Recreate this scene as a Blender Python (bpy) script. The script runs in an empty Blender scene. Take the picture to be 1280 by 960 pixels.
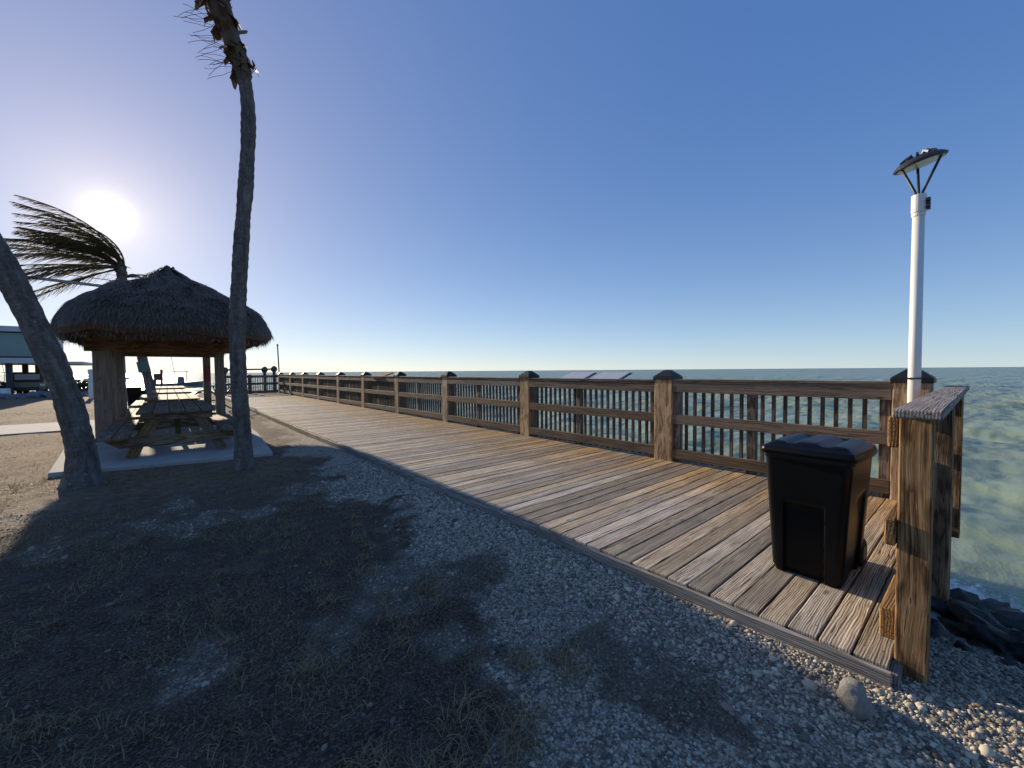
import bpy, math, random
import numpy as np
from mathutils import Vector, Matrix, noise as mnoise
random.seed(7); rng = np.random.default_rng(7)
R = math.radians
S = bpy.context.scene
COL = S.collection
H = 1.57                      # camera height above the gravel

# ------------------------------------------------------------------ tags
def tag(o, label=None, cat=None, group=None, kind=None):
    if label: o['label'] = label
    if cat: o['category'] = cat
    if group: o['group'] = group
    if kind: o['kind'] = kind
    return o
def empty(name, loc=(0, 0, 0), rz=0, label=None, cat=None, group=None):
    o = bpy.data.objects.new(name, None); COL.objects.link(o)
    o.location = loc; o.rotation_euler = (0, 0, rz); o.empty_display_size = .2
    return tag(o, label, cat, group)
def children(o): return [c for c in bpy.data.objects if c.parent == o]
def copy_tree(o, parent=None):
    kids = children(o)
    c = o.copy(); COL.objects.link(c)
    if parent: c.parent = parent
    for k in kids: copy_tree(k, c)
    return c

# ------------------------------------------------------------------ mesh builder
class MB:
    def __init__(s): s.v = []; s.f = []; s.g = []; s.r = []
    def add(s, vs, fs, gs=None, rnd=None):
        b = len(s.v); rnd = random.random() if rnd is None else rnd
        s.v += [tuple(v) for v in vs]; s.f += [tuple(i + b for i in f) for f in fs]
        s.g += [tuple(g) for g in (gs if gs is not None else vs)]; s.r += [rnd] * len(vs)
    def box(s, x0, x1, y0, y1, z0, z1, axis=None, M=None, rnd=None, taper=1.0):
        c = Vector(((x0+x1)/2, (y0+y1)/2, (z0+z1)/2)); h = ((x1-x0)/2, (y1-y0)/2, (z1-z0)/2)
        if axis is None: axis = max(range(3), key=lambda i: h[i])
        off = Vector((random.random()*20, random.random()*20, random.random()*20))
        vs = []; gs = []
        for k in (-1, 1):
            for j in (-1, 1):
                for i in (-1, 1):
                    t = taper if k > 0 else 1
                    p = Vector((i*h[0]*t, j*h[1]*t, k*h[2]))
                    q = [p[axis], p[(axis+1) % 3], p[(axis+2) % 3]]
                    gs.append(Vector(q) + off)
                    p = p + c
                    vs.append(M @ p if M else p)
        s.add(vs, [(0, 2, 3, 1), (4, 5, 7, 6), (0, 1, 5, 4), (2, 6, 7, 3), (0, 4, 6, 2), (1, 3, 7, 5)], gs, rnd)
    def beam(s, a, b, w, d, up=(0, 0, 1), rnd=None):
        a = Vector(a); b = Vector(b); L = (b-a).length; x = (b-a).normalized()
        y = Vector(up).cross(x)
        if y.length < 1e-3: y = Vector((0, 1, 0)).cross(x)
        y.normalize(); z = x.cross(y)
        M = Matrix((x, y, z)).transposed().to_4x4(); M.translation = (a+b)/2
        s.box(-L/2, L/2, -w/2, w/2, -d/2, d/2, 0, M, rnd)
    def tube(s, pts, rad, n=12, caps=True, rnd=None, bump=None):
        pts = [Vector(p) for p in pts]
        if not hasattr(rad, '__len__'): rad = [rad]*len(pts)
        vs = []; gs = []; fs = []; L = 0; ref = None
        off = random.random()*20
        for i, p in enumerate(pts):
            t = (pts[min(i+1, len(pts)-1)] - pts[max(i-1, 0)]).normalized()
            if ref is None:
                ref = t.orthogonal().normalized()
            ref = (ref - t*ref.dot(t)).normalized(); b = t.cross(ref)
            if i: L += (p-pts[i-1]).length
            for k in range(n):
                a = 2*math.pi*k/n
                rr = rad[i]*(bump(L, a) if bump else 1)
                vs.append(p + (ref*math.cos(a) + b*math.sin(a))*rr)
                gs.append((L+off, math.cos(a)*rad[i], math.sin(a)*rad[i]))
        for i in range(len(pts)-1):
            for k in range(n):
                k2 = (k+1) % n
                fs.append((i*n+k, i*n+k2, (i+1)*n+k2, (i+1)*n+k))
        if caps:
            fs.append(tuple(range(n-1, -1, -1))); m = (len(pts)-1)*n
            fs.append(tuple(m+k for k in range(n)))
        s.add(vs, fs, gs, rnd)
    def lathe(s, prof, n=24, M=None, rnd=None):
        vs = []; fs = []
        for (r, z) in prof:
            for k in range(n):
                a = 2*math.pi*k/n; p = Vector((r*math.cos(a), r*math.sin(a), z))
                vs.append(M @ p if M else p)
        for i in range(len(prof)-1):
            for k in range(n):
                k2 = (k+1) % n; fs.append((i*n+k, i*n+k2, (i+1)*n+k2, (i+1)*n+k))
        fs.append(tuple(range(n-1, -1, -1))); m = (len(prof)-1)*n; fs.append(tuple(m+k for k in range(n)))
        s.add(vs, fs, None, rnd)
    def blob(s, c, r, seed=0, sub=2, rough=.3, freq=1.2, flat=0):
        import bmesh
        bm = bmesh.new(); bmesh.ops.create_icosphere(bm, subdivisions=sub, radius=1)
        vs = []
        for v in bm.verts:
            p = v.co.copy(); n1 = mnoise.noise(p*freq + Vector((seed*7.1, seed*3.3, 0)))
            n2 = mnoise.noise(p*freq*3 + Vector((seed, 5, seed)))
            k = 1 + rough*n1 + rough*.4*n2
            vs.append((c[0]+p.x*r[0]*k, c[1]+p.y*r[1]*k, c[2]+p.z*r[2]*k))
        fs = [tuple(v.index for v in f.verts) for f in bm.faces]; bm.free()
        s.add(vs, fs)
    def build(s, name, mat, parent=None, bevel=0, smooth=False, seg=1):
        me = bpy.data.meshes.new(name); me.from_pydata(s.v, [], s.f)
        a = me.attributes.new('gc', 'FLOAT_VECTOR', 'POINT'); a.data.foreach_set('vector', np.array(s.g, dtype=np.float32).ravel())
        a = me.attributes.new('rnd', 'FLOAT', 'POINT'); a.data.foreach_set('value', np.array(s.r, dtype=np.float32))
        me.materials.append(mat); me.update()
        if smooth: me.shade_smooth()
        o = bpy.data.objects.new(name, me); COL.objects.link(o)
        if parent: o.parent = parent
        if bevel:
            m = o.modifiers.new('bevel', 'BEVEL'); m.width = bevel; m.segments = seg; m.limit_method = 'ANGLE'; m.angle_limit = R(40)
        return o

def np_mesh(name, V, F, mat, attrs=None, smooth=False, parent=None):
    """V (n,3), F (m,k) all faces with the same count"""
    me = bpy.data.meshes.new(name); n, k = len(F), F.shape[1]
    me.vertices.add(len(V)); me.vertices.foreach_set('co', V.astype(np.float32).ravel())
    me.loops.add(n*k); me.loops.foreach_set('vertex_index', F.astype(np.int32).ravel())
    me.polygons.add(n); me.polygons.foreach_set('loop_start', np.arange(0, n*k, k, dtype=np.int32))
    me.update(calc_edges=True)
    for nm, arr in (attrs or {}).items():
        a = me.attributes.new(nm, 'FLOAT', 'POINT'); a.data.foreach_set('value', arr.astype(np.float32))
    me.materials.append(mat)
    if smooth: me.shade_smooth()
    me.validate()
    o = bpy.data.objects.new(name, me); COL.objects.link(o)
    if parent: o.parent = parent
    return o

# ------------------------------------------------------------------ materials
class NT:
    def __init__(s, name):
        s.m = bpy.data.materials.new(name); s.m.use_nodes = True; s.t = s.m.node_tree
        s.b = s.t.nodes['Principled BSDF']; s.out = s.t.nodes['Material Output']
    def n(s, t, **k):
        nd = s.t.nodes.new(t)
        for a, b in k.items():
            if a.startswith('i_'):
                nd.inputs[int(a[2:])].default_value = b
            else: setattr(nd, a, b)
        return nd
    def l(s, a, b): s.t.links.new(a, b)
    def attr(s, name): return s.n('ShaderNodeAttribute', attribute_name=name)
    def noise(s, vec, scale, detail=4, rough=.55, dist=0):
        nd = s.n('ShaderNodeTexNoise'); nd.inputs['Scale'].default_value = scale; nd.inputs['Detail'].default_value = detail
        nd.inputs['Roughness'].default_value = rough; nd.inputs['Distortion'].default_value = dist
        if vec is not None: s.l(vec, nd.inputs['Vector'])
        return nd
    def map(s, vec, scale=(1, 1, 1), loc=(0, 0, 0)):
        nd = s.n('ShaderNodeMapping'); nd.inputs['Scale'].default_value = scale; nd.inputs['Location'].default_value = loc
        s.l(vec, nd.inputs['Vector']); return nd.outputs[0]
    def ramp(s, fac, stops, interp='LINEAR'):
        nd = s.n('ShaderNodeValToRGB'); cr = nd.color_ramp; cr.interpolation = interp
        while len(cr.elements) < len(stops): cr.elements.new(.5)
        for e, (p, c) in zip(cr.elements, stops):
            e.position = p; e.color = (*c, 1) if len(c) == 3 else c
        s.l(fac, nd.inputs[0]); return nd.outputs[0]
    def mix(s, fac, a, b, mode='MIX'):
        nd = s.n('ShaderNodeMix', data_type='RGBA', blend_type=mode)
        for sock, v in ((nd.inputs[0], fac), (nd.inputs[6], a), (nd.inputs[7], b)):
            if hasattr(v, 'is_output') or isinstance(v, bpy.types.NodeSocket): s.l(v, sock)
            elif isinstance(v, (tuple, list)): sock.default_value = (*v, 1) if len(v) == 3 else v
            else: sock.default_value = v
        return nd.outputs[2]
    def math(s, op, a, b=0, c=None, clamp=False):
        nd = s.n('ShaderNodeMath', operation=op, use_clamp=clamp)
        for i, v in enumerate((a, b, c)):
            if v is None: continue
            if isinstance(v, bpy.types.NodeSocket): s.l(v, nd.inputs[i])
            else: nd.inputs[i].default_value = v
        return nd.outputs[0]
    def bump(s, h, strength=.5, dist=.01, prev=None):
        nd = s.n('ShaderNodeBump'); nd.inputs['Strength'].default_value = strength; nd.inputs['Distance'].default_value = dist
        s.l(h, nd.inputs['Height'])
        if prev is not None: s.l(prev, nd.inputs['Normal'])
        return nd.outputs[0]
    def fin(s, col, rough=.8, nrm=None, spec=.3, metal=0):
        if isinstance(col, bpy.types.NodeSocket): s.l(col, s.b.inputs['Base Color'])
        else: s.b.inputs['Base Color'].default_value = (*col, 1)
        if isinstance(rough, bpy.types.NodeSocket): s.l(rough, s.b.inputs['Roughness'])
        else: s.b.inputs['Roughness'].default_value = rough
        s.b.inputs['Specular IOR Level'].default_value = spec; s.b.inputs['Metallic'].default_value = metal
        if nrm is not None: s.l(nrm, s.b.inputs['Normal'])
        return s.m

def wood(name, dark, mid, light, stain=None, rough=.78, bumpd=.006, fs=1.0, rndamt=.55, knots=True):
    t = NT(name); g = t.attr('gc').outputs['Vector']; rn = t.attr('rnd').outputs['Fac']
    warp = t.noise(t.map(g, (.9, 2.6, 2.6)), 1.6, 3)
    wv = t.n('ShaderNodeVectorMath', operation='MULTIPLY_ADD'); t.l(warp.outputs['Color'], wv.inputs[0]); wv.inputs[1].default_value = (0, .05, .05); t.l(g, wv.inputs[2])
    fib = t.noise(t.map(wv.outputs[0], (1.5, 70*fs, 70*fs)), 1.0, 6, .68)          # long fibres
    fine = t.noise(t.map(wv.outputs[0], (7, 260, 260)), 1.0, 3, .6)
    rings = t.n('ShaderNodeTexWave', wave_type='BANDS', bands_direction='Y'); rings.inputs['Scale'].default_value = 16
    rings.inputs['Distortion'].default_value = 5; rings.inputs['Detail'].default_value = 3; rings.inputs['Detail Scale'].default_value = .6
    t.l(t.map(wv.outputs[0], (.35, 1.6, 1.6)), rings.inputs['Vector'])
    h = t.math('ADD', t.math('MULTIPLY', fib.outputs[0], .70), t.math('MULTIPLY', rings.outputs['Fac'], .12))
    h = t.math('ADD', h, t.math('MULTIPLY', fine.outputs[0], .16))
    col = t.ramp(h, [(.38, dark), (.5, mid), (.62, light)])
    rl = t.ramp(rings.outputs['Fac'], [(.0, (.55, .55, .55)), (.16, (0, 0, 0))])
    col = t.mix(rl, col, tuple(c*.7 for c in dark))
    # cracks
    cr = t.noise(t.map(wv.outputs[0], (1.1, 75*fs, 75*fs), (3, 1, 7)), 1.0, 2, .5)
    crk = t.ramp(cr.outputs[0], [(.30, (1, 1, 1)), (.37, (0, 0, 0))])
    col = t.mix(crk, col, tuple(c*.28 for c in dark))
    # board to board tint
    val = t.math('MULTIPLY_ADD', rn, rndamt, 1-rndamt*.5)
    hs = t.n('ShaderNodeHueSaturation'); t.l(col, hs.inputs['Color']); t.l(val, hs.inputs['Value'])
    t.l(t.math('MULTIPLY_ADD', t.math('FRACT', t.math('MULTIPLY', rn, 7.3)), .5, .75), hs.inputs['Saturation'])
    col = hs.outputs[0]
    if knots:
        vo = t.n('ShaderNodeTexVoronoi', feature='F1'); vo.inputs['Scale'].default_value = 1.0
        t.l(t.map(g, (2.2, 6, 6)), vo.inputs['Vector'])
        kn = t.ramp(vo.outputs['Distance'], [(.05, (1, 1, 1)), (.12, (0, 0, 0))])
        col = t.mix(t.math('MULTIPLY', kn, .7), col, tuple(c*.45 for c in dark))
    blot = t.noise(t.map(g, (1.4, 5, 5)), 1.0, 4)
    col = t.mix(t.ramp(blot.outputs[0], [(.45, (0, 0, 0)), (.75, (.55, .55, .55))]), col, tuple(c*.7 for c in dark))
    if stain:
        geo = t.n('ShaderNodeNewGeometry'); sx = t.n('ShaderNodeSeparateXYZ'); t.l(geo.outputs['Position'], sx.inputs[0])
        sn = t.noise(geo.outputs['Position'], .8, 4)
        e = t.math('MULTIPLY', t.math('SUBTRACT', t.math('ADD', sx.outputs[0], t.math('MULTIPLY', sn.outputs[0], 2.2)), 5.1), .7, clamp=True)
        e = t.math('MULTIPLY', e, t.math('MULTIPLY_ADD', rn, .6, .4))
        col = t.mix(e, col, stain, 'MULTIPLY')
    hb = t.math('SUBTRACT', h, t.math('MULTIPLY', crk, .5))
    return t.fin(col, rough, t.bump(hb, .9, bumpd), .25)

M = {}
M['deck'] = wood('weathered_deck', (.16, .125, .09), (.45, .375, .28), (.70, .61, .47), stain=(1.0, .74, .42), bumpd=.006, rndamt=.7)
M['rail'] = wood('rail_wood', (.07, .05, .036), (.18, .13, .09), (.31, .235, .165), bumpd=.006, rndamt=.45)
M['grey_rail'] = wood('grey_rail_wood', (.13, .11, .095), (.27, .24, .21), (.42, .38, .33), bumpd=.007, rndamt=.3)
M['post'] = wood('post_wood', (.21, .135, .075), (.43, .295, .175), (.62, .46, .30), bumpd=.008, fs=1.5, rndamt=.3, knots=False)
M['end_post'] = wood('end_post_wood', (.085, .048, .026), (.27, .165, .088), (.46, .31, .185), bumpd=.006, fs=1.7, rndamt=.15, knots=False)
M['baluster'] = wood('baluster_wood', (.05, .037, .026), (.11, .083, .058), (.18, .135, .095), rndamt=.4, knots=False)
M['table'] = wood('table_wood', (.09, .068, .048), (.19, .145, .105), (.30, .235, .17), rndamt=.4)
M['table_leg'] = wood('table_leg_wood', (.10, .068, .042), (.20, .14, .085), (.30, .215, .13), rndamt=.3)
M['hut_post'] = wood('hut_post_wood', (.12, .10, .085), (.22, .19, .16), (.32, .28, .24), rndamt=.3)
M['beam'] = wood('hut_beam_wood', (.09, .06, .035), (.18, .12, .07), (.26, .18, .11), rndamt=.3)

def plain(name, col, rough=.5, spec=.4, var=.12, sc=6, bumpd=.002, metal=0, bs=30):
    t = NT(name); tc = t.n('ShaderNodeTexCoord').outputs['Object']
    n1 = t.noise(tc, sc, 5)
    c = t.mix(n1.outputs[0], tuple(x*(1-var*2) for x in col), tuple(min(1, x*(1+var)) for x in col))
    n2 = t.noise(tc, bs, 4)
    return t.fin(c, rough, t.bump(n2.outputs[0], .4, bumpd), spec, metal)
M['black_plastic'] = plain('black_plastic', (.0045, .0048, .0055), .36, .2, .3, 5, .0012, bs=60)
M['black_cap'] = plain('black_cap', (.013, .013, .014), .5, .4, .3, 9, .002)
M['rubber'] = plain('rubber', (.02, .02, .02), .8, .2)
M['white_paint'] = plain('white_paint', (.78, .78, .75), .45, .4, .08, 4)
M['dark_metal'] = plain('dark_metal', (.03, .032, .035), .45, .5, .3, 12)
M['grey_metal'] = plain('grey_metal', (.30, .31, .32), .4, .5, .15, 12, metal=.6)
M['lens'] = plain('lamp_lens', (.62, .62, .56), .35, .5, .1, 8)
M['concrete'] = plain('concrete', (.42, .40, .37), .9, .2, .18, 2.2, .004, bs=45)
M['rust'] = plain('rusty_screw', (.05, .03, .02), .7)
M['red'] = plain('red_paint', (.22, .03, .03), .5)
M['teal'] = plain('teal_panel', (.10, .17, .16), .7, .2)
M['panel_face'] = plain('panel_face', (.45, .47, .50), .45)
M['building_white'] = plain('building_white', (.55, .56, .58), .7, .3, .06, 1)
M['window_teal'] = plain('window_teal', (.12, .24, .25), .18, .6, .12, .6)
M['window_grey'] = plain('window_grey', (.27, .29, .31), .25, .6, .1, .6)
M['dark_trim'] = plain('dark_trim', (.05, .055, .06), .6)
M['car_paint'] = plain('car_paint', (.05, .045, .035), .35, .5)
M['tan_paint'] = plain('tan_paint', (.22, .18, .12), .5)
M['glass_dark'] = plain('glass_dark', (.05, .06, .07), .1, .8)
M['silhouette_boat'] = plain('boat_paint', (.18, .19, .20), .5)
M['outboard'] = plain('far_dock_wood', (.09, .07, .055), .8)

def rockmat(name, dark, light, rough, spec=.4):
    t = NT(name); tc = t.n('ShaderNodeTexCoord').outputs['Object']
    n1 = t.noise(tc, 7, 9, .75); n2 = t.noise(tc, 45, 5, .7)
    return t.fin(t.ramp(n1.outputs[0], [(.3, dark), (.7, light)]), rough, t.bump(n2.outputs[0], .8, .01, t.bump(n1.outputs[0], .8, .05)), spec)
M['wet_rock'] = rockmat('wet_rock', (.014, .014, .013), (.13, .12, .105), .5, .3)
M['pale_rock'] = rockmat('pale_rock', (.22, .20, .17), (.45, .42, .36), .9, .2)
M['far_rock'] = rockmat('far_rock', (.08, .085, .09), (.26, .27, .27), .9, .2)

# trunk
def trunkmat():
    t = NT('palm_bark'); g = t.attr('gc').outputs['Vector']
    n1 = t.noise(t.map(g, (2.0, 9, 9)), 1.2, 6, .65); n2 = t.noise(t.map(g, (26, 10, 10)), 1.0, 5, .6); n3 = t.noise(t.map(g, (8, 60, 60)), 1, 4)
    h = t.math('ADD', t.math('MULTIPLY', n2.outputs[0], .6), t.math('MULTIPLY', n3.outputs[0], .4))
    col = t.ramp(t.math('ADD', t.math('MULTIPLY', n1.outputs[0], .5), t.math('MULTIPLY', h, .5)), [(.36, (.055, .048, .042)), (.5, (.12, .108, .096)), (.62, (.21, .195, .178))])
    sp = t.noise(g, 22, 2); col = t.mix(t.ramp(sp.outputs[0], [(.66, (0, 0, 0)), (.72, (.5, .5, .5))]), col, (.34, .33, .31))
    return t.fin(col, .9, t.bump(h, 1, .02), .2)
M['bark'] = trunkmat()
def leafmat(name, a, b, trans=.3):
    t = NT(name); rn = t.attr('rnd').outputs['Fac']; g = t.attr('gc').outputs['Vector']
    n1 = t.noise(g, 9, 3)
    c = t.mix(t.math('MULTIPLY_ADD', n1.outputs[0], .5, t.math('MULTIPLY', rn, .5)), a, b)
    t.fin(c, .6, None, .3)
    tr = t.n('ShaderNodeBsdfTranslucent'); t.l(c, tr.inputs[0])
    mx = t.n('ShaderNodeMixShader'); mx.inputs[0].default_value = trans
    t.l(t.b.outputs[0], mx.inputs[1]); t.l(tr.outputs[0], mx.inputs[2]); t.l(mx.outputs[0], t.out.inputs[0])
    return t.m
M['frond'] = leafmat('palm_frond', (.07, .06, .03), (.18, .15, .075), .6)
M['thatch'] = leafmat('thatch', (.045, .033, .024), (.185, .135, .095), .05)
M['husk'] = leafmat('palm_husk', (.07, .045, .03), (.17, .11, .07), .1)
M['grass'] = leafmat('grass_blades', (.075, .062, .03), (.48, .36, .20), .2)
M['shrub'] = leafmat('shrub_leaves', (.03, .04, .02), (.07, .08, .035), .25)

# ------------------------------------------------------------------ ground
def vnoise2(X, Y, seed=0, oct=4, lac=2.0, gain=.5):
    """numpy value noise in 0..1"""
    tot = np.zeros_like(X, dtype=float); amp = 1; nrm = 0
    for o in range(oct):
        xi = np.floor(X).astype(np.int64); yi = np.floor(Y).astype(np.int64); fx = X-xi; fy = Y-yi
        fx = fx*fx*(3-2*fx); fy = fy*fy*(3-2*fy)
        def hsh(a, b):
            h = (a*374761393 + b*668265263 + (seed+o*17)*1442695041) & 0xffffffff
            h = ((h ^ (h >> 13))*1274126177) & 0xffffffff
            return ((h ^ (h >> 16)) & 0xffff)/65535.
        v = hsh(xi, yi)*(1-fx)*(1-fy) + hsh(xi+1, yi)*fx*(1-fy) + hsh(xi, yi+1)*(1-fx)*fy + hsh(xi+1, yi+1)*fx*fy
        tot += amp*v; nrm += amp; amp *= gain; X = X*lac+13.7; Y = Y*lac+7.1
    return tot/nrm
def sst(a, b, x):
    t = np.clip((x-a)/(b-a), 0, 1); return t*t*(3-2*t)
SEA = -.78
def ground_h(X, Y):
    base = (vnoise2(X*.7, Y*.7, 3, 3)-.5)*.07 + (vnoise2(X*5, Y*5, 5, 3)-.5)*.022
    base *= 1-.75*sst(2.1, 2.6, X)
    base -= .012
    base += .055*sst(1.9, 2.55, X)*(1-sst(2.75, 3.0, X))*sst(12, 7, Y)
    slab = sst(-2.0, -1.5, X)*(1-sst(1.6, 2.0, X))*sst(8.4, 9.2, Y)          # ground settles round the slab
    base = base*(1-.7*slab) - .01*slab
    slope = -np.maximum(X-2.95, 0)*.34 - np.maximum(X-4.6, 0)*.25
    slope += sst(2.9, 3.6, X)*(vnoise2(X*1.3, Y*1.3, 9, 3)-.5)*.16
    # back shore
    far = np.where(X > -4, 40.5, 62.0) + (vnoise2(X*.15, Y*.0, 21, 2)-.5)*4
    slope -= np.maximum(Y-far, 0)*.30
    return np.maximum(base + slope, -3.0)
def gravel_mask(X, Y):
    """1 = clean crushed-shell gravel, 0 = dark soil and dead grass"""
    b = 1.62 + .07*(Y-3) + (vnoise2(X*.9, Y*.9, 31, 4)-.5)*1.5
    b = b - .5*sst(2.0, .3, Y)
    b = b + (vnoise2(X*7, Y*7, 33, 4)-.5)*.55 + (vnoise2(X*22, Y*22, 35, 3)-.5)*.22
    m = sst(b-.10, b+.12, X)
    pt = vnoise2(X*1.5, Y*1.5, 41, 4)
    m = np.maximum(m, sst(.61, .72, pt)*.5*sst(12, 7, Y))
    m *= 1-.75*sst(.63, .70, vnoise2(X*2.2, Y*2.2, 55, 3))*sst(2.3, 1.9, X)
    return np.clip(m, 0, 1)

def groundmat():
    t = NT('ground_gravel_and_dry_grass'); geo = t.n('ShaderNodeNewGeometry'); P = geo.outputs['Position']
    gm = t.attr('gravel').outputs['Fac']
    # distance free pebble texture, three sizes
    v1 = t.n('ShaderNodeTexVoronoi', feature='F1'); v1.inputs['Scale'].default_value = 62; t.l(P, v1.inputs['Vector'])
    v2 = t.n('ShaderNodeTexVoronoi', feature='F1'); v2.inputs['Scale'].default_value = 27; t.l(P, v2.inputs['Vector'])
    bw = t.n('ShaderNodeRGBToBW'); t.l(v1.outputs['Color'], bw.inputs[0])
    bw2 = t.n('ShaderNodeRGBToBW'); t.l(v2.outputs['Color'], bw2.inputs[0])
    peb = t.ramp(bw.outputs[0], [(.2, (.16, .135, .105)), (.5, (.35, .30, .23)), (.8, (.58, .51, .40))])
    peb = t.mix(t.ramp(v1.outputs['Distance'], [(.4, (0, 0, 0)), (.85, (.7, .7, .7))]), peb, (.09, .08, .07))
    big = t.noise(P, 1.1, 5); peb = t.mix(t.ramp(big.outputs[0], [(.4, (0, 0, 0)), (.7, (.45, .45, .45))]), peb, (.21, .195, .17))
    # soil
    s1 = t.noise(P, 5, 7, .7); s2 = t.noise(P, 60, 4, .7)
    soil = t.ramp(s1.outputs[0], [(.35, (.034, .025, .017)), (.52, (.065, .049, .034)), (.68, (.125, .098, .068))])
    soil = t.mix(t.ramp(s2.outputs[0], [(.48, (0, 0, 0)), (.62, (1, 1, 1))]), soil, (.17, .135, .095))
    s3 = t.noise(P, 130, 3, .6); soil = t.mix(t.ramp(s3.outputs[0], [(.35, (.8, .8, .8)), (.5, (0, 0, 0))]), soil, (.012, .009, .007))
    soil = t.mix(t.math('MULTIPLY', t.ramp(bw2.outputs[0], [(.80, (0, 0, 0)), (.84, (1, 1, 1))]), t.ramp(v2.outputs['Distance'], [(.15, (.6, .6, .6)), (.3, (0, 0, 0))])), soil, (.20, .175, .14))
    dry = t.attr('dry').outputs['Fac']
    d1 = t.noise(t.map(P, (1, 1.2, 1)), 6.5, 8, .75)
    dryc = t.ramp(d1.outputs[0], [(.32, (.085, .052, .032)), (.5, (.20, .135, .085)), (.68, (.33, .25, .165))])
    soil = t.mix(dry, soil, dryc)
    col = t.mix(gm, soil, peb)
    # wet near the sea
    sx = t.n('ShaderNodeSeparateXYZ'); t.l(P, sx.inputs[0])
    wet = t.math('MULTIPLY', t.math('SUBTRACT', -.50, sx.outputs[2]), 6, clamp=True)
    col = t.mix(t.math('MULTIPLY', wet, .65), col, (.05, .05, .045))
    hh = t.math('ADD', t.math('MULTIPLY', v1.outputs['Distance'], -.6), t.math('MULTIPLY', s2.outputs[0], .5))
    nr = t.bump(hh, .9, .014, t.bump(t.noise(P, 9, 6, .7).outputs[0], .6, .05))
    rough = t.math('MULTIPLY_ADD', wet, -.5, .92)
    return t.fin(col, rough, nr, .2)
M['ground'] = groundmat()

def axis_pts(spans):
    out = []
    for a, b, st in spans: out += list(np.arange(a, b, st))
    return np.array(out + [spans[-1][1]])
gx = axis_pts([(-400, -60, 20), (-60, -20, 2.5), (-20, -4, .4), (-4, -1, .09), (-1, 3.4, .045), (3.4, 7.5, .12), (7.5, 12, .9)])
gy = axis_pts([(-300, -40, 20), (-40, -5, 2.5), (-5, -1, .2), (-1, 6, .045), (6, 12, .12), (12, 38, .5), (38, 72, 1.0), (72, 110, 8)])
GX, GY = np.meshgrid(gx, gy); Z = ground_h(GX, GY)
V = np.stack([GX.ravel(), GY.ravel(), Z.ravel()], 1); nx, ny = len(gx), len(gy)
I = (np.arange(ny-1)[:, None]*nx + np.arange(nx-1)[None]).ravel()
F = np.stack([I, I+1, I+1+nx, I+nx], 1)
gmask = gravel_mask(GX, GY).ravel()
dry = (sst(4.2, 8.8, GY+GX*.0)*sst(2.4, 1.0, GX)*.85 + sst(-.8, -2.2, GX)*.4).clip(0, 1).ravel()
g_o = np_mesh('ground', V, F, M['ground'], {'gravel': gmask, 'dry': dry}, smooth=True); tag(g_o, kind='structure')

# pebbles -----------------------------------------------------------
def scatter_zone(n, x0, x1, y0, y1):
    return rng.uniform(x0, x1, n), rng.uniform(y0, y1, n)
def pebbles(name, X, Y, s, rv, label_mat):
    n = len(X)
    ph = (1+5**.5)/2
    ico = np.array([(-1, ph, 0), (1, ph, 0), (-1, -ph, 0), (1, -ph, 0), (0, -1, ph), (0, 1, ph), (0, -1, -ph), (0, 1, -ph), (ph, 0, -1), (ph, 0, 1), (-ph, 0, -1), (-ph, 0, 1)])/1.9
    fc = np.array([(0,11,5),(0,5,1),(0,1,7),(0,7,10),(0,10,11),(1,5,9),(5,11,4),(11,10,2),(10,7,6),(7,1,8),(3,9,4),(3,4,2),(3,2,6),(3,6,8),(3,8,9),(4,9,5),(2,4,11),(6,2,10),(8,6,7),(9,8,1)])
    sc = s[:, None]*np.stack([rng.uniform(.7, 1.3, n), rng.uniform(.6, 1.1, n), rng.uniform(.35, .75, n)], 1)
    P = ico[None]*sc[:, None]*rng.uniform(.82, 1.18, (n, 12, 1))
    a = rng.uniform(0, 6.28, n); ca, sa = np.cos(a)[:, None], np.sin(a)[:, None]
    tilt = rng.normal(0, .35, n)[:, None]
    x, y, z = P[..., 0], P[..., 1], P[..., 2]
    z2 = z*np.cos(tilt)+x*np.sin(tilt); x2 = x*np.cos(tilt)-z*np.sin(tilt)
    zc = ground_h(X, Y) + sc[:, 2]*.25
    V = np.stack([x2*ca-y*sa+X[:, None], x2*sa+y*ca+Y[:, None], z2+zc[:, None]], 2).reshape(-1, 3)
    F = (fc[None]+(np.arange(n)*12)[:, None, None]).reshape(-1, 3)
    rnd = np.repeat(rv, 12)
    return np_mesh(name, V, F, label_mat, {'rnd': rnd})
def pebmat():
    t = NT('pebble_stone'); rn = t.attr('rnd').outputs['Fac']
    c = t.ramp(rn, [(0, (.06, .05, .038)), (.3, (.24, .20, .145)), (.6, (.46, .40, .30)), (.9, (.56, .485, .365)), (1, (.66, .585, .455))])
    tc = t.n('ShaderNodeNewGeometry').outputs['Position']; n = t.noise(tc, 120, 3)
    return t.fin(t.mix(.14, c, t.mix(n.outputs[0], (.1, .1, .09), (.6, .57, .5))), .9, None, .2)
M['pebble'] = pebmat()
px, py, ps = [], [], []
pr_ = []
def pz(n, x0, x1, y0, y1, smin, smax, thin=True, dk=1.0):
    X, Y = scatter_zone(n, x0, x1, y0, y1)
    if thin:
        k = rng.uniform(0, 1, n) < (gravel_mask(X, Y)*.94 + .012)
        X, Y = X[k], Y[k]
    k = ~((X > 2.56) & (X < 6.4) & (Y > .28)); X, Y = X[k], Y[k]
    px.append(X); py.append(Y); ps.append(np.exp(rng.normal(0, .38, len(X)))*(smin+smax)/2); pr_.append(rng.uniform(0, dk, len(X)))
pz(64000, -.9, 2.95, -.9, 3.2, .0052, .0072, True, .9)
pz(22000, -.9, 2.75, 3.2, 7.0, .008, .012)
pz(17000, 2.6, 5.4, -1.6, .4, .006, .011, False, .9)
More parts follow.
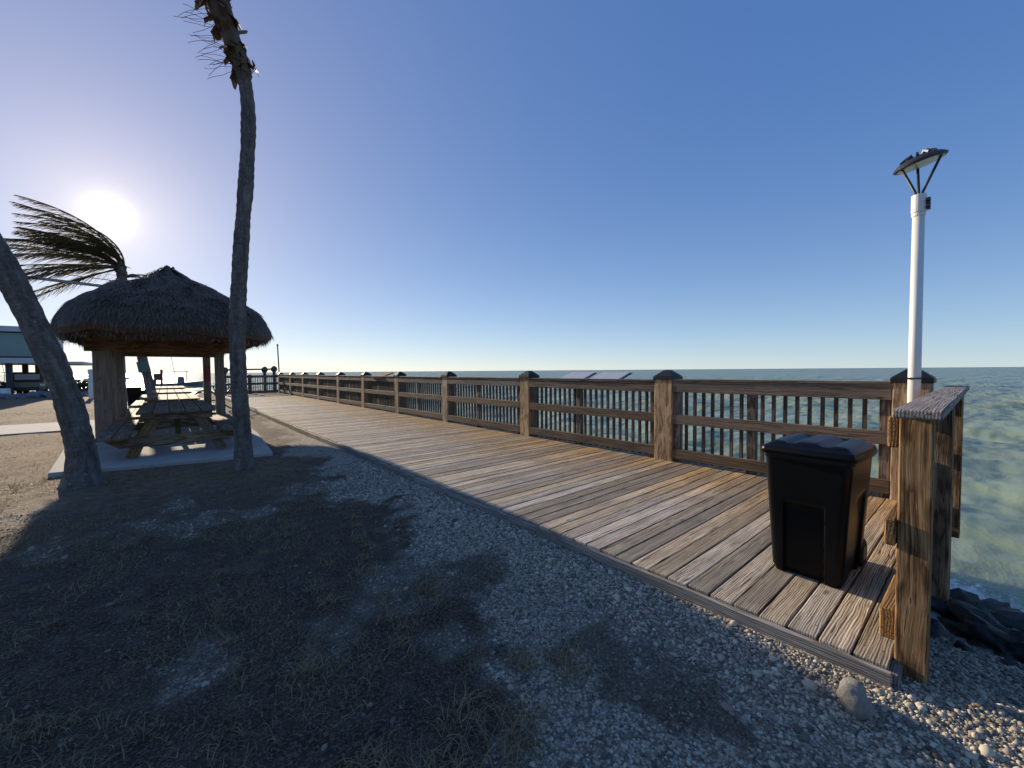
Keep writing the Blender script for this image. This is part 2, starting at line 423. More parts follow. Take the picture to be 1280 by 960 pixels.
pz(700, -1.5, 2.6, 0, 7, .010, .015, True, .7)
pz(900, -1.5, 2.2, .2, 7, .006, .010, False, 1.0)
pz(25, -1.5, 5.2, -.8, 9, .018, .026)
pz(16000, -1.5, 2.0, .0, 7, .0045, .0065, False, .26)
pz(9000, 2.1, 2.6, -.5, 4.5, .007, .010, False)
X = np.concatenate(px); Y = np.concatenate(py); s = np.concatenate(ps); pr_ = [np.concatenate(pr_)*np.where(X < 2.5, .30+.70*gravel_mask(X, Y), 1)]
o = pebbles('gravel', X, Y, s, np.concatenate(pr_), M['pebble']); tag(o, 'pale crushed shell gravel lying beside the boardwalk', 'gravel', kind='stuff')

# grass -----------------------------------------------------------
def blades(name, X, Y, Ln, W, mat, lean=.7, azi=None, z0=None):
    n = len(X); a = rng.uniform(0, 6.28, n) if azi is None else azi
    le = np.abs(rng.normal(lean, .35, n)); seg = 4
    t = np.linspace(0, 1, seg)[None]
    out = np.sin(le[:, None]*(.5+.8*t))*t*Ln[:, None]; up = np.cos(np.minimum(le[:, None]*(.5+.9*t), 1.65))*t*Ln[:, None]
    cx = X[:, None]+np.cos(a)[:, None]*out; cy = Y[:, None]+np.sin(a)[:, None]*out
    zz = (ground_h(X, Y) if z0 is None else z0)[:, None]+np.maximum(up, .002)
    w = W[:, None]*(1-t*.92)*.5; wx = -np.sin(a)[:, None]*w; wy = np.cos(a)[:, None]*w
    L = np.stack([cx-wx, cy-wy, zz], 2); Rr = np.stack([cx+wx, cy+wy, zz+w*.6], 2)
    V = np.stack([L, Rr], 2).reshape(n, seg*2, 3)
    f = np.array([(2*i, 2*i+1, 2*i+3, 2*i+2) for i in range(seg-1)])
    F = (f[None]+(np.arange(n)*seg*2)[:, None, None]).reshape(-1, 4)
    return np_mesh(name, V.reshape(-1, 3), F, mat, {'rnd': np.repeat(rng.uniform(0, 1, n), seg*2)})
n = 60000
X, Y = rng.uniform(-2.2, 2.3, n), rng.uniform(.0, 9.2, n)**1.0
tuft = vnoise2(X*2.3, Y*2.3, 77, 3)
k = (rng.uniform(0, 1, n) < sst(.42, .62, tuft)*(1-gravel_mask(X, Y))*.8+.015*(1-gravel_mask(X, Y)))
X, Y = X[k], Y[k]
b1 = [X, Y, rng.uniform(.03, .10, len(X)), rng.uniform(.0025, .0055, len(X))]
# distinct tufts
tx, ty, tl, tw = [], [], [], []
tufts = [(1.62, 1.42, .20), (1.45, 1.62, .17), (1.2, 1.35, .18), (1.0, 1.55, .16), (.75, 1.3, .2), (1.05, 1.25, .16), (1.35, 2.6, .14), (1.1, 3.1, .15), (.8, 2.9, .12),
         (1.3, 3.8, .14), (.5, 2.3, .12), (.9, 4.6, .12), (1.5, 4.4, .10), (.2, 3.3, .10), (1.9, 1.75, .05), (1.85, 2.2, .04), (1.75, 1.0, .03), (1.5, 5.6, .1)]
for (a, b, L) in tufts + [(random.uniform(-1.5, 1.6), random.uniform(1.2, 8), random.uniform(.05, .11)) for _ in range(90)]:
    m = int(60*L/.12)
    tx.append(rng.normal(a, L*.35, m)); ty.append(rng.normal(b, L*.35, m)); tl.append(rng.uniform(.4, 1.1, m)*L); tw.append(rng.uniform(.003, .006, m))
X = np.concatenate([b1[0]]+tx); Y = np.concatenate([b1[1]]+ty); L = np.concatenate([b1[2]]+tl); W = np.concatenate([b1[3]]+tw)
o = blades('grass', X, Y, L, W, M['grass'], .95); tag(o, 'sparse dry grass and straw in dark soil', 'grass', kind='stuff')
n = 5200; X, Y = rng.uniform(-2.0, 2.2, n), rng.uniform(.2, 9, n); k = rng.uniform(0, 1, n) > gravel_mask(X, Y)*.85; X, Y = X[k], Y[k]
o = blades('leaf_litter', X, Y, rng.uniform(.012, .05, len(X)), rng.uniform(.004, .014, len(X)), M['husk'], 1.45); tag(o, 'brown scraps of dead leaf and husk on the dark soil', 'leaf litter', kind='stuff')
n = 16000; X, Y = rng.uniform(-9, -.8, n), rng.uniform(7, 26, n)
k = vnoise2(X, Y, 88, 3) > .42; X, Y = X[k], Y[k]
o = blades('dry_turf', X, Y, rng.uniform(.03, .08, len(X)), rng.uniform(.004, .009, len(X)), M['grass'], .9); tag(o, 'short brown dry turf beyond the hut shadow', 'grass', kind='stuff')

# single stones and rocks
m = MB(); m.blob((0, 0, .03), (.085, .06, .075), 3, 3, .35); o = m.build('stone', M['pale_rock'], smooth=True); o.location = (2.33, .36, .045); o.rotation_euler = (0, .2, .6)
tag(o, 'rounded pale stone on the gravel before the corner of the boardwalk', 'stone')
wr = [(4.55, .22, -.66, .42, .30, .20), (5.1, -.15, -.74, .55, .32, .24), (4.2, -.05, -.60, .30, .26, .20), (5.75, .1, -.85, .6, .35, .26), (5.35, -.75, -.80, .5, .4, .24), (4.75, .75, -.7, .4, .4, .25), (6.1, -1.2, -.85, .5, .4, .2)]
wl = ['dark wet rock at the waterline just behind the railing end post', 'wide dark wet rock in the foam right of the railing', 'small dark rock on the gravel nearest the railing end post',
      'outermost low dark rock washed by waves past the railing', 'dark wet rock at the right edge among foam', 'dark wet rock under the boardwalk corner', 'low wet rock in the shallow water at far right']
for i, (x, y, z, a, b, c) in enumerate(wr):
    m = MB(); m.blob((0, 0, 0), (a*.78, b*.78, c*.8), i+11, 4, .7, 2.3); o = m.build('rock', M['wet_rock'], smooth=True); o.location = (x, y, z); o.rotation_euler = (0, 0, i*.7)
    tag(o, wl[i], 'rock', 'wet rocks at the shoreline')

# ------------------------------------------------------------------ sea
def watermat():
    t = NT('sea_water'); P = t.n('ShaderNodeNewGeometry').outputs['Position']
    foam_a = t.attr('foam').outputs['Fac']
    n1 = t.noise(t.map(P, (1.0, 1.0, .3)), .22, 4); n2 = t.noise(t.map(P, (.35, 1.2, 1)), .9, 5, .6)
    col = t.ramp(n1.outputs[0], [(.3, (.17, .235, .175)), (.55, (.20, .265, .20)), (.75, (.235, .295, .225))])
    col = t.mix(t.math('MULTIPLY', n2.outputs[0], .3), col, (.26, .315, .245))
    br = t.noise(t.map(P, (.6, 1.3, 1)), 9, 8, .72); br2 = t.noise(P, 1.6, 4, .6)
    br3 = t.noise(P, 26, 5, .7); bb = t.math('MULTIPLY_ADD', br3.outputs[0], .5, t.math('MULTIPLY', br.outputs[0], 1.1))
    wc = t.math('SUBTRACT', t.math('MULTIPLY_ADD', t.math('SUBTRACT', bb, .80), 1.6, foam_a), .60)
    foam = t.math('MULTIPLY', wc, 4, clamp=True)
    col = t.mix(foam, col, (.75, .78, .78))
    w1 = t.noise(t.map(P, (.55, 1.0, 1)), 1.3, 6, .62, .4); w2 = t.noise(t.map(P, (.7, 1.2, 1)), 6, 5, .6)
    w3 = t.noise(t.map(P, (.6, 1.0, 1)), .22, 4, .6)
    nr = t.bump(w3.outputs[0], .7, 1.8, t.bump(w1.outputs[0], .5, .17, t.bump(w2.outputs[0], .3, .02)))
    rough = t.math('MULTIPLY_ADD', foam, .5, .28)
    t.b.subsurface_method = 'BURLEY' if hasattr(t.b, 'subsurface_method') else None; t.b.inputs['Subsurface Weight'].default_value = .55; t.b.inputs['Subsurface Radius'].default_value = (.8, 1.0, .9); t.b.inputs['Subsurface Scale'].default_value = 1.0
    t.fin(col, rough, nr, .09); t.b.inputs['IOR'].default_value = 1.33
    return t.m
M['water'] = watermat()
rad = [1.6]
while rad[-1] < 9000: rad.append(rad[-1]*(1.0105 if rad[-1] < 60 else 1.03))
rad = np.array(rad); na = 900; ang = np.linspace(0, 2*np.pi, na, endpoint=False)
RR, AA = np.meshgrid(rad, ang, indexing='ij'); X = RR*np.cos(AA); Y = RR*np.sin(AA)
def waves(X, Y):
    wx = X + (vnoise2(X*.12, Y*.12, 61, 3)-.5)*7; wy = Y + (vnoise2(X*.12, Y*.12, 62, 3)-.5)*7
    z = 0*X; parts = [(4.2, .085, 150), (2.6, .05, 172), (1.7, .03, 128), (1.05, .017, 158), (.66, .010, 185), (6.8, .08, 140)]
    for L, A, d in parts:
        k = 2*np.pi/L; d = np.radians(d); ph = k*(wx*np.cos(d)+wy*np.sin(d)) + A*50
        c = np.cos(ph); z += A*(np.where(c > 0, c**1.6 if False else np.abs(c)**1.5, -np.abs(c)*.75))
    return z*(.65+.7*vnoise2(X*.09, Y*.09, 66, 2))
fade = 1-sst(60, 220, RR)
Zw = waves(X, Y)*1.15*fade*(.45+.55*sst(5, 18, RR))*(.35+.65*sst(2, 9, RR))
gh = ground_h(X, Y); shallow = np.exp(-np.maximum(SEA-gh, 0)*3.0)
Z = SEA + Zw*(1-.6*shallow*(gh < SEA+.4))
crest = sst(.10, .26, Zw)*sst(.50, .72, vnoise2(X*.3, Y*.3, 71, 3))
gust = sst(.63, .78, vnoise2(X*.11+5, Y*.16, 73, 3))
shore = np.exp(-np.abs(SEA-gh-.02)*4.2)*(X > 2.5)*(RR < 40)*1.0
rockf = 0*X
for (x_, y_, z_, a_, b_, c_) in wr:
    rockf = np.maximum(rockf, np.exp(-np.maximum(np.hypot((X-x_)/a_, (Y-y_)/b_)-1.0, 0)*.9))
foam = np.clip(crest*.78 + rockf*.74*(.55+.9*vnoise2(X*3, Y*3, 91, 3)) + shore*.50, 0, 1)
# distant whitecaps
foam = np.maximum(foam, sst(.74, .83, vnoise2(X*.05, Y*.10, 75, 3))*.55*sst(30, 80, RR))
V = np.stack([X.ravel(), Y.ravel(), Z.ravel()], 1); nr_ = len(rad)
i, j = np.meshgrid(np.arange(nr_-1), np.arange(na), indexing='ij'); j2 = (j+1) % na
F = np.stack([i*na+j, (i+1)*na+j, (i+1)*na+j2, i*na+j2], 2).reshape(-1, 4)
o = np_mesh('sea', V, F, M['water'], {'foam': foam.ravel()}, smooth=True); tag(o, kind='structure')

# ------------------------------------------------------------------ boardwalk
DZ = .12; XE = 2.62; XR = 6.02
bw = empty('boardwalk', (2.62, .27, 0), 0, 'weathered grey plank boardwalk running along the sea', 'boardwalk')
def under(parent, o):     # keep world place while parented to an empty that is only translated
    o.parent = parent; o.location = Vector(o.location) - Vector(parent.location); return o
m = MB(); scr = MB(); y = .285
while y < 32.7:
    w = .134; dz = random.uniform(-.003, .003); tl = random.uniform(-.006, .006)
    Mx = Matrix.Rotation(random.uniform(-.012, .012), 4, 'X')
    Mx = Matrix.Translation((0, y+w/2, DZ-.02+dz)) @ Mx @ Matrix.Rotation(random.uniform(-.0006, .0006), 4, 'Z')
    x0 = XE+.004+random.uniform(0, .010); x1 = 6.42+random.uniform(-.02, .02)
    m.box(x0, x1, -w/2, w/2, -.02, .02, 0, Mx)
    if y < 16:
        for xs in (2.75, 3.6, 4.5, 5.4, 6.2):
            for ys in (-.038, .038):
                c_ = Mx @ Vector((xs+random.uniform(-.008, .008), ys+random.uniform(-.006, .006), .0208)); r_ = random.uniform(.0042, .0058)
                scr.add([(c_.x+r_*math.cos(q*1.047), c_.y+r_*math.sin(q*1.047), c_.z) for q in range(6)], [tuple(range(6))])
    y += .1435
under(bw, m.build('decking', M['deck'], bevel=.006, seg=2))
o = under(bw, scr.build('screw_heads', M['rust'])); o['kind'] = 'stuff'
m = MB(); y = .27
while y < 32.6:
    L = 2.44; y1 = min(y+L, 32.7); dx = random.uniform(-.003, .003)
    m.box(XE-.036+dx, XE-.001+dx, y, y1-.004, -.06, DZ-.012+random.uniform(-.003, .003), 1); y = y1
m.box(XE, 6.3, .2465, .2845, -.06, .10, 0)
under(bw, m.build('fascia_board', M['grey_rail'], bevel=.004))
m = MB()
for x in (2.75, 3.6, 4.5, 5.4, 6.2): m.box(x-.03, x+.03, .30, 32.6, -.12, DZ-.045, 1)
under(bw, m.build('joist', M['rail']))
for x, yy in [(x, yy) for x in (6.2,) for yy in np.arange(.9, 33, 3.2)]:
    m = MB(); m.tube([(x, yy, -2.6), (x, yy, -.13)], .13, 12); under(bw, m.build('piling', M['grey_rail']))

# ------------------------------------------------------------------ railing
PY = [.53, 3.36, 6.66, 10.05, 13.25, 16.4, 19.55, 22.8, 25.95, 29.1, 32.6]
lr = empty('railing', (XR, .38, DZ), 0, 'long brown timber railing with black capped posts beside the sea', 'railing')
def capped_post(x, y, parent, z0=-.5):
    m = MB(); w = .148 + random.uniform(-.004, .004)
    m.box(x-w, x+w, y-w, y+w, z0, 1.43, 2); p = under(parent, m.build('post', M['post'], bevel=.012, seg=2))
    m = MB(); a = .168
    Mx = Matrix.Translation((x, y, 0))
    m.box(x-a, x+a, y-a, y+a, 1.405, 1.455, 2)
    vs = [(x-a, y-a, 1.457), (x+a, y-a, 1.457), (x+a, y+a, 1.457), (x-a, y+a, 1.457), (x-.05, y-.05, 1.555), (x+.05, y-.05, 1.555), (x+.05, y+.05, 1.555), (x-.05, y+.05, 1.555), (x, y, 1.567)]
    m.add(vs, [(0, 1, 5, 4), (1, 2, 6, 5), (2, 3, 7, 6), (3, 0, 4, 7), (4, 5, 8), (5, 6, 8), (6, 7, 8), (7, 4, 8), (3, 2, 1, 0)])
    c = m.build('post_cap', M['black_cap'], bevel=.005); c.parent = p; return p
for y in PY: capped_post(XR+.15, y, lr)
RZ = [(1.21, 1.38), (.72, .87), (.175, .33)]
nb = 0; rest = MB()
for i in range(len(PY)-1):
    a, b = PY[i]+.152, PY[i+1]-.152
    for (z0, z1), nm in zip(RZ, ('top_rail', 'middle_rail', 'bottom_rail')):
        m = MB(); dz = random.uniform(-.006, .006)
        m.box(XR+.004, XR+.048, a, b, z0+dz, z1+dz, 1)
        if nm == 'top_rail': m.box(XR-.012, XR+.128, a, b, z1+dz+.002, z1+dz+.032, 1)
        under(lr, m.build(nm, M['rail'], bevel=.006))
    mid = (a+b)/2 + .15
    m = MB(); m.box(XR+.052, XR+.15, mid-.055, mid+.055, -.2, 1.376, 2); under(lr, m.build('support_post', M['rail'], bevel=.004))
    for yy in (a+.055, b-.055):
        m = MB(); m.box(XR+.052, XR+.15, yy-.048, yy+.048, .1, 1.376, 2); under(lr, m.build('support_post', M['rail'], bevel=.004))
    y = b-.20
    while y > a+.13:
        if abs(y-mid) > .09:
            args = (XR+.052, XR+.092, y-.019, y+.019, .15, 1.372, 2)
            if nb < 100:
                m = MB(); m.box(*args); under(lr, m.build('baluster', M['baluster'])); nb += 1
            else: rest.box(*args)
        y -= .131
o = under(lr, rest.build('baluster', M['baluster'])); o['kind'] = 'stuff'

# return railing at the near end
rr = empty('railing', (2.66, .15, 0), 0, 'short railing closing the near end of the boardwalk beside the black bin', 'railing')
m = MB(); m.box(2.735, 2.83, .160, .279, -.12, 1.330, 2); under(rr, m.build('end_post', M['end_post'], bevel=.008, seg=2))
m = MB(); m.box(2.60, 6.42, .125, .292, 1.333, 1.375, 0); under(rr, m.build('handrail_board', M['grey_rail'], bevel=.008, seg=2))
for (z0, z1), nm in zip([(1.17, 1.328), (.685, .82), (.17, .33)], ('top_rail', 'middle_rail', 'bottom_rail')):
    m = MB(); m.box({'top_rail': 2.76, 'middle_rail': 2.72, 'bottom_rail': 2.80}[nm], 6.02, .281, .325 if nm != 'bottom_rail' else .345, z0, z1, 0); under(rr, m.build(nm, M['end_post'], bevel=.008))
for x in (3.95, 5.45):
    m = MB(); m.box(x-.07, x+.07, .14, .243, .03, 1.330, 2); under(rr, m.build('support_post', M['end_post'], bevel=.006))
x = 2.95
while x < 6.0:
    if min(abs(x-3.95), abs(x-5.45)) > .1:
        m = MB(); m.box(x-.018, x+.018, .2455, .279, .15, 1.329, 2); under(rr, m.build('baluster', M['baluster']))
    x += .131

# railing across the far end
fr = empty('railing', (2.7, 32.62, DZ), 0, 'dark railing across the far end of the boardwalk', 'railing')
for x in (2.72, 4.3):
    m = MB(); m.box(x-.1, x+.1, 32.5, 32.7, -.1, 1.42, 2); under(fr, m.build('post', M['rail']))
for z0, z1 in RZ:
    m = MB(); m.box(2.83, 6.0, 32.56, 32.6, z0, z1, 0); under(fr, m.build('rail', M['rail']))
x = 2.95
while x < 5.95:
    m = MB(); m.box(x-.02, x+.02, 32.602, 32.64, .15, 1.36, 2); under(fr, m.build('baluster', M['baluster'])); x += .14

# information panels
def info_panel(y, x, rz, label, mat='panel_face', tilt=-.33, z=1.445, w=.62):
    t = empty('information_panel', (x, y, 1.38), rz, label, 'panel', 'slanted information panels on the railing')
    Mx = Matrix.Translation((0, 0, z-1.38)) @ Matrix.Rotation(tilt, 4, 'Y')
    m = MB(); m.box(-.23, .23, -w/2, w/2, -.012, .012, 1, Mx); m.build('panel_board', M[mat], t, bevel=.004)
    m = MB(); m.box(-.25, .25, -w/2-.02, w/2+.02, -.0135, -.026, 1, Mx); m.build('panel_back', M['dark_metal'], t)
    for s_ in (-1, 1):
        m = MB(); m.box(-.02, .02, s_*w*.32-.02, s_*w*.32+.02, -.12, z-1.40, 2); m.build('bracket', M['grey_metal'], t)
info_panel(5.35, 6.24, 0, 'left one of two pale slanted information panels in the middle bay of railing')
info_panel(4.55, 6.24, 0, 'right one of two pale slanted information panels in the middle bay of railing')
info_panel(14.9, 6.22, 0, 'brown slanted information panel on the railing further back', 'rail', z=1.45, w=1.0)

# ------------------------------------------------------------------ lamp post
lp = empty('lamp_post', (5.935, .50, DZ), 0, 'white lamp post with round black head strapped to the corner post', 'lamp post')
m = MB(); m.tube([(0, 0, 0), (.002, 0, 3.20-DZ)], [.054, .047], 24); m.build('pole', M['white_paint'], lp, smooth=True)
m = MB(); m.tube([(0, 0, 3.16-DZ), (0, 0, 3.34-DZ)], .058, 24)
m.tube([(0, 0, 3.12-DZ), (0, 0, 3.158-DZ)], .054, 20); m.build('collar', M['white_paint'], lp, bevel=.004)
m = MB()
for z in (3.19, 3.25): m.beam((-.075, -.066, z+.01-DZ), (.06, -.075, z+.01-DZ), .016, .012)
m.box(-.03, .035, -.085, -.058, 3.18-DZ, 3.29-DZ); m.build('clamp', M['dark_metal'], lp)
tdir = Vector((-.65, .76, 0))          # head is tilted down towards screen left
Mh = Matrix.Translation((0, 0, 3.66-DZ)) @ Matrix.Rotation(R(15), 4, Vector((0, 0, 1)).cross(tdir)) @ Matrix.Scale(.66, 4)
m = MB(); m.lathe([(.285, -.02), (.31, -.005), (.312, .015), (.26, .06), (.235, .072), (.15, .10), (.06, .118), (.01, .12)], 36, Mh); head = m.build('lamp_head', M['dark_metal'], lp, smooth=False)
m = MB(); m.lathe([(.01, -.024), (.20, -.024), (.27, -.0205), (.27, -.018)], 36, Mh); l_ = m.build('lens', M['lens'], head)
m = MB()
for k in range(10):
    a = k*.628; p = Mh @ Vector((math.cos(a)*.2, math.sin(a)*.2, .07)); q = Mh @ Vector((math.cos(a)*.1, math.sin(a)*.1, .125)); m.beam(p, q, .02, .05)
m.build('heat_fin', M['dark_metal'], head)
for k, a in enumerate((R(130), R(250), R(10))):
    p1 = Mh @ Vector((math.cos(a)*.25, math.sin(a)*.25, -.018)); p0 = Vector((math.cos(a)*.045, math.sin(a)*.03, 3.33-DZ))
    m = MB(); m.tube([p0, p0+Vector((0, 0, .03)), p1], .012, 10); m.build('arm', M['dark_metal'], lp, smooth=True)
m = MB(); m.box(-.057, .057, -.057, .057, 1.33, 1.345); m.build('strap', M['dark_metal'], lp)
m = MB(); m.tube([(0, 0, 0), (0, 0, .02)], .09, 20); m.build('base_plate', M['grey_metal'], lp)

# ------------------------------------------------------------------ wheeled bins
def rrect(hx, hy, r, n=5):
    pts = []
    for (cx, cy, a0) in ((hx-r, hy-r, 0), (-hx+r, hy-r, 90), (-hx+r, -hy+r, 180), (hx-r, -hy+r, 270)):
        for k in range(n+1):
            a = R(a0+90*k/n); pts.append((cx+r*math.cos(a), cy+r*math.sin(a)))
    return pts
def make_bin(label):
    """local frame: front faces -x; hinge and wheels at +x"""
    t = empty('wheeled_bin', (0, 0, 0), 0, label, 'bin', 'black wheeled bins')
    m = MB(); vs = []; fs = []; n = 320
    # dense rings so that the moulded recess can be pushed in
    levels = [0, .015, .04, .1, .2, .3, .4, .44, .46, .475, .49, .505, .52, .55, .58, .60, .62, .66, .74, .80, .815, .82, .835, .845]
    def ring(h):
        f = h/.84; hx = .268+.030*f; hy = .198+.048*f
        if h < .03: hx -= .012; hy -= .012
        base = rrect(hx, hy, .040, 6)
        # resample evenly
        P = [Vector((p[0], p[1])) for p in base]; P.append(P[0]); d = [0]
        for i in range(1, len(P)): d.append(d[-1]+(P[i]-P[i-1]).length)
        out = []
        for k in range(n):
            s_ = d[-1]*k/n; i = max(j for j in range(len(d)) if d[j] <= s_+1e-9); i = min(i, len(P)-2)
            u = (s_-d[i])/max(1e-9, d[i+1]-d[i]); q = P[i].lerp(P[i+1], u); out.append(q)
        return out, hx, hy
    for h in levels:
        pts, hx, hy = ring(h)
        for q in pts:
            x, y = q
            def ss(a, b, v): v = max(0, min(1, (v-a)/(b-a))); return v*v*(3-2*v)
            # front arch recess
            if x < -hx+.03:
                k = ss(.118, .108, abs(y-.01))*ss(.515, .485, h); x += .034*k
            # side recess
            if abs(y) > hy-.03:
                k = ss(.15, .12, abs(x-.03))*ss(.60, .52, h); y -= math.copysign(.02*k, y)
            if h > .80: x *= 1.03; y *= 1.035
            if .814 < h < .834: x *= 1.015; y *= 1.015
            vs.append((x, y, h))
    for i in range(len(levels)-1):
        for k in range(n):
            k2 = (k+1) % n; fs.append((i*n+k, i*n+k2, (i+1)*n+k2, (i+1)*n+k))
    fs.append(tuple(range(n-1, -1, -1))); mm = (len(levels)-1)*n; fs.append(tuple(mm+k for k in range(n)))
    m.add(vs, fs); b = m.build('body', M['black_plastic'], t)
    b.data.shade_smooth(); b.data.set_sharp_from_angle(angle=R(38))
    # lid : grid with humps
    m = MB(); nx_, ny_ = 40, 32; hx, hy = .335, .282; vs = []
    for j in range(ny_+1):
        for i in range(nx_+1):
            u = -1+2*i/nx_; v = -1+2*j/ny_
            # rounded outline
            ru = u*math.sqrt(max(0, 1-.10*v*v)); rv = v*math.sqrt(max(0, 1-.12*u*u))
            x = ru*hx; y = rv*hy; e = 1-max(abs(u), abs(v))
            def ss(a, b, w): w = max(0, min(1, (w-a)/(b-a))); return w*w*(3-2*w)
            z = .026*ss(0, .06, e) + .034*ss(.06, .30, e)
            groove = ss(.13, .09, abs(abs(v)-.36))*ss(.80, .62, abs(u)+.0)*(1 if u > -.75 else 1)
            z -= .020*groove
            z += .010*ss(.30, .2, abs(v))*ss(.85, .5, abs(u))
            if e < .001: z = -.022
            vs.append((x, y, .862+z))
    fs = [(j*(nx_+1)+i, j*(nx_+1)+i+1, (j+1)*(nx_+1)+i+1, (j+1)*(nx_+1)+i) for j in range(ny_) for i in range(nx_)]
    m.add(vs, fs); l = m.build('lid', M['black_plastic'], t, smooth=True)
    md = l.modifiers.new('s', 'SOLIDIFY'); md.thickness = .006; md.offset = -1
    m = MB(); m.tube([(.33, -.2, .80), (.375, -.2, .83), (.375, .2, .83), (.33, .2, .80)], .014, 10); m.build('handle', M['black_plastic'], t, smooth=True)
    for s_ in (-1, 1):
        Mw = Matrix.Translation((.262, s_*.19, .10)) @ Matrix.Rotation(R(90), 4, 'X')
        m = MB(); m.lathe([(.02, -.022), (.085, -.022), (.10, -.015), (.10, .015), (.085, .022), (.02, .022)], 24, Mw); w = m.build('wheel', M['rubber'], t)
        m = MB(); m.lathe([(.01, -.026), (.05, -.0255), (.05, .0255), (.01, .026)], 16, Mw); h_ = m.build('hub', M['dark_metal'], w)
    return t
bin1 = make_bin('black wheeled bin with closed ridged lid on the near end of the boardwalk')
bin1.location = (3.565, .782, DZ+.006); bin1.rotation_euler = (0, 0, R(-2)); bin1.scale = (1.0, 1.02, 1.01)
b2 = copy_tree(bin1); b2.location = (-1.22, 26.5, 0); b2.rotation_euler = (0, 0, R(95)); b2['label'] = 'dark wheeled bin beyond the thatched hut beside the leaning palm'

# ------------------------------------------------------------------ hut slab and path
sl = MB(); th = .05
outl = [(-1.43, 9.33), (1.50, 8.80), (1.72, 11.9), (1.78, 29.5), (-1.75, 29.5), (-1.62, 12.0)]
n_ = len(outl); sl.add([(x, y, th) for x, y in outl]+[(x, y, -.12) for x, y in outl], [tuple(range(n_))]+[(i+n_, (i+1) % n_+n_, (i+1) % n_, i) for i in range(n_)])
o = sl.build('paving_slab', M['concrete'], bevel=.01); tag(o, kind='structure')
m = MB(); m.box(-14, -1.66, 16.3, 19.2, -.1, .035, 0); o = m.build('path', M['concrete'], bevel=.01); tag(o, kind='structure')

# ------------------------------------------------------------------ picnic tables
def make_table(label):
    t = empty('picnic_table', (0, 0, 0), 0, label, 'picnic table', 'picnic tables in a row under and behind the hut')
    L = 3.35; m = MB()
    for k in range(5): m.box(-.57+k*.229, -.57+k*.229+.213, 0, L, .79+random.uniform(-.002, .002), .835, 1)
    m.build('tabletop', M['table'], t, bevel=.006)
    for s_ in (-1, 1):
        m = MB()
        for k in range(2): a = s_*(.66+k*.218); m.box(min(a, a+s_*.21), max(a, a+s_*.21), -.06, L+.02, .385, .43, 1)
        m.build('seat', M['table'], t, bevel=.006)
    for yy in (.28, L-.28):
        for s_ in (-1, 1):
            m = MB(); m.beam((s_*.27, yy, .78), (s_*.68, yy, .0), .16, .055, (0, 1, 0)); m.build('leg', M['table_leg'], t, bevel=.005)
        d = .058 if yy < 1 else -.058
        m = MB()
        vs = []
        for z, hw in ((.20, .80), (.383, 1.04)):
            for yv in (yy-d-.024, yy-d+.024):
                for x in (-hw, hw): vs.append((x, yv, z))
        gs = [(v[0]+random.random()*0, v[1], v[2]) for v in vs]
        m.add(vs, [(0, 2, 3, 1), (4, 5, 7, 6), (0, 1, 5, 4), (2, 6, 7, 3), (0, 4, 6, 2), (1, 3, 7, 5)], gs); m.build('seat_beam', M['table_leg'], t, bevel=.004)
        m = MB(); m.box(-.52, .52, yy-d-.024, yy-d+.024, .66, .787, 0); m.build('top_beam', M['table_leg'], t, bevel=.004)
        m = MB(); m.beam((0, yy+(.05 if yy < 1 else -.05), .32), (0, L/2+(-.08 if yy < 1 else .08), .78), .09, .04); m.build('brace', M['table_leg'], t)
    return t
tl = ['nearest picnic table under the thatched roof, dark brown wood in shade', 'second picnic table in the row, in shade under the hut', 'third picnic table in the row, sunlit top behind the hut', 'farthest picnic table in the row, sunlit top']
tb = make_table(tl[0]); tb.location = (.14, 9.6, .05)
for i, y in enumerate((13.9, 18.9, 24.7)):
    c = copy_tree(tb); c.location = (.12, y, .05 if y < 26 else 0); c['label'] = tl[i+1]

# ------------------------------------------------------------------ thatched hut
hut = empty('thatched_hut', (.1, 14.6, .05), 0, 'open hut with thick brown thatched roof on timber posts', 'hut')
def hp(x, y, w, z1=2.75):
    m = MB(); m.box(x-w/2, x+w/2, y-w/2, y+w/2, .05, z1, 2); p = under(hut, m.build('post', M['hut_post'], bevel=.015, seg=2)); return p
hp(-1.12, 13.30, .31); hp(-1.10, 17.0, .26); hp(-.93, 14.6, .16); hp(1.08, 13.35, .2); hp(1.03, 17.0, .2); hp(1.10, 17.9, .12)
for y in (13.35, 17.0):
    m = MB(); m.box(-1.4, 1.5, y-.21, y-.145, 2.08, 2.34, 0); under(hut, m.build('beam', M['beam'], bevel=.008))
for x in (-1.13, 1.08):
    m = MB(); m.box(x-.21, x-.145, 12.0, 17.4, 2.36, 2.50, 1); under(hut, m.build('beam', M['beam'], bevel=.008))
m = MB()
for k in range(9):
    y = 11.9+k*.66
    for s_ in (-1, 1): m.beam((.2+s_*1.6, min(max(y, 12.3), 17.0), 2.4), (.12, min(max(y, 13.2), 15.4), 3.75), .07, .07)
under(hut, m.build('rafter', M['beam']))
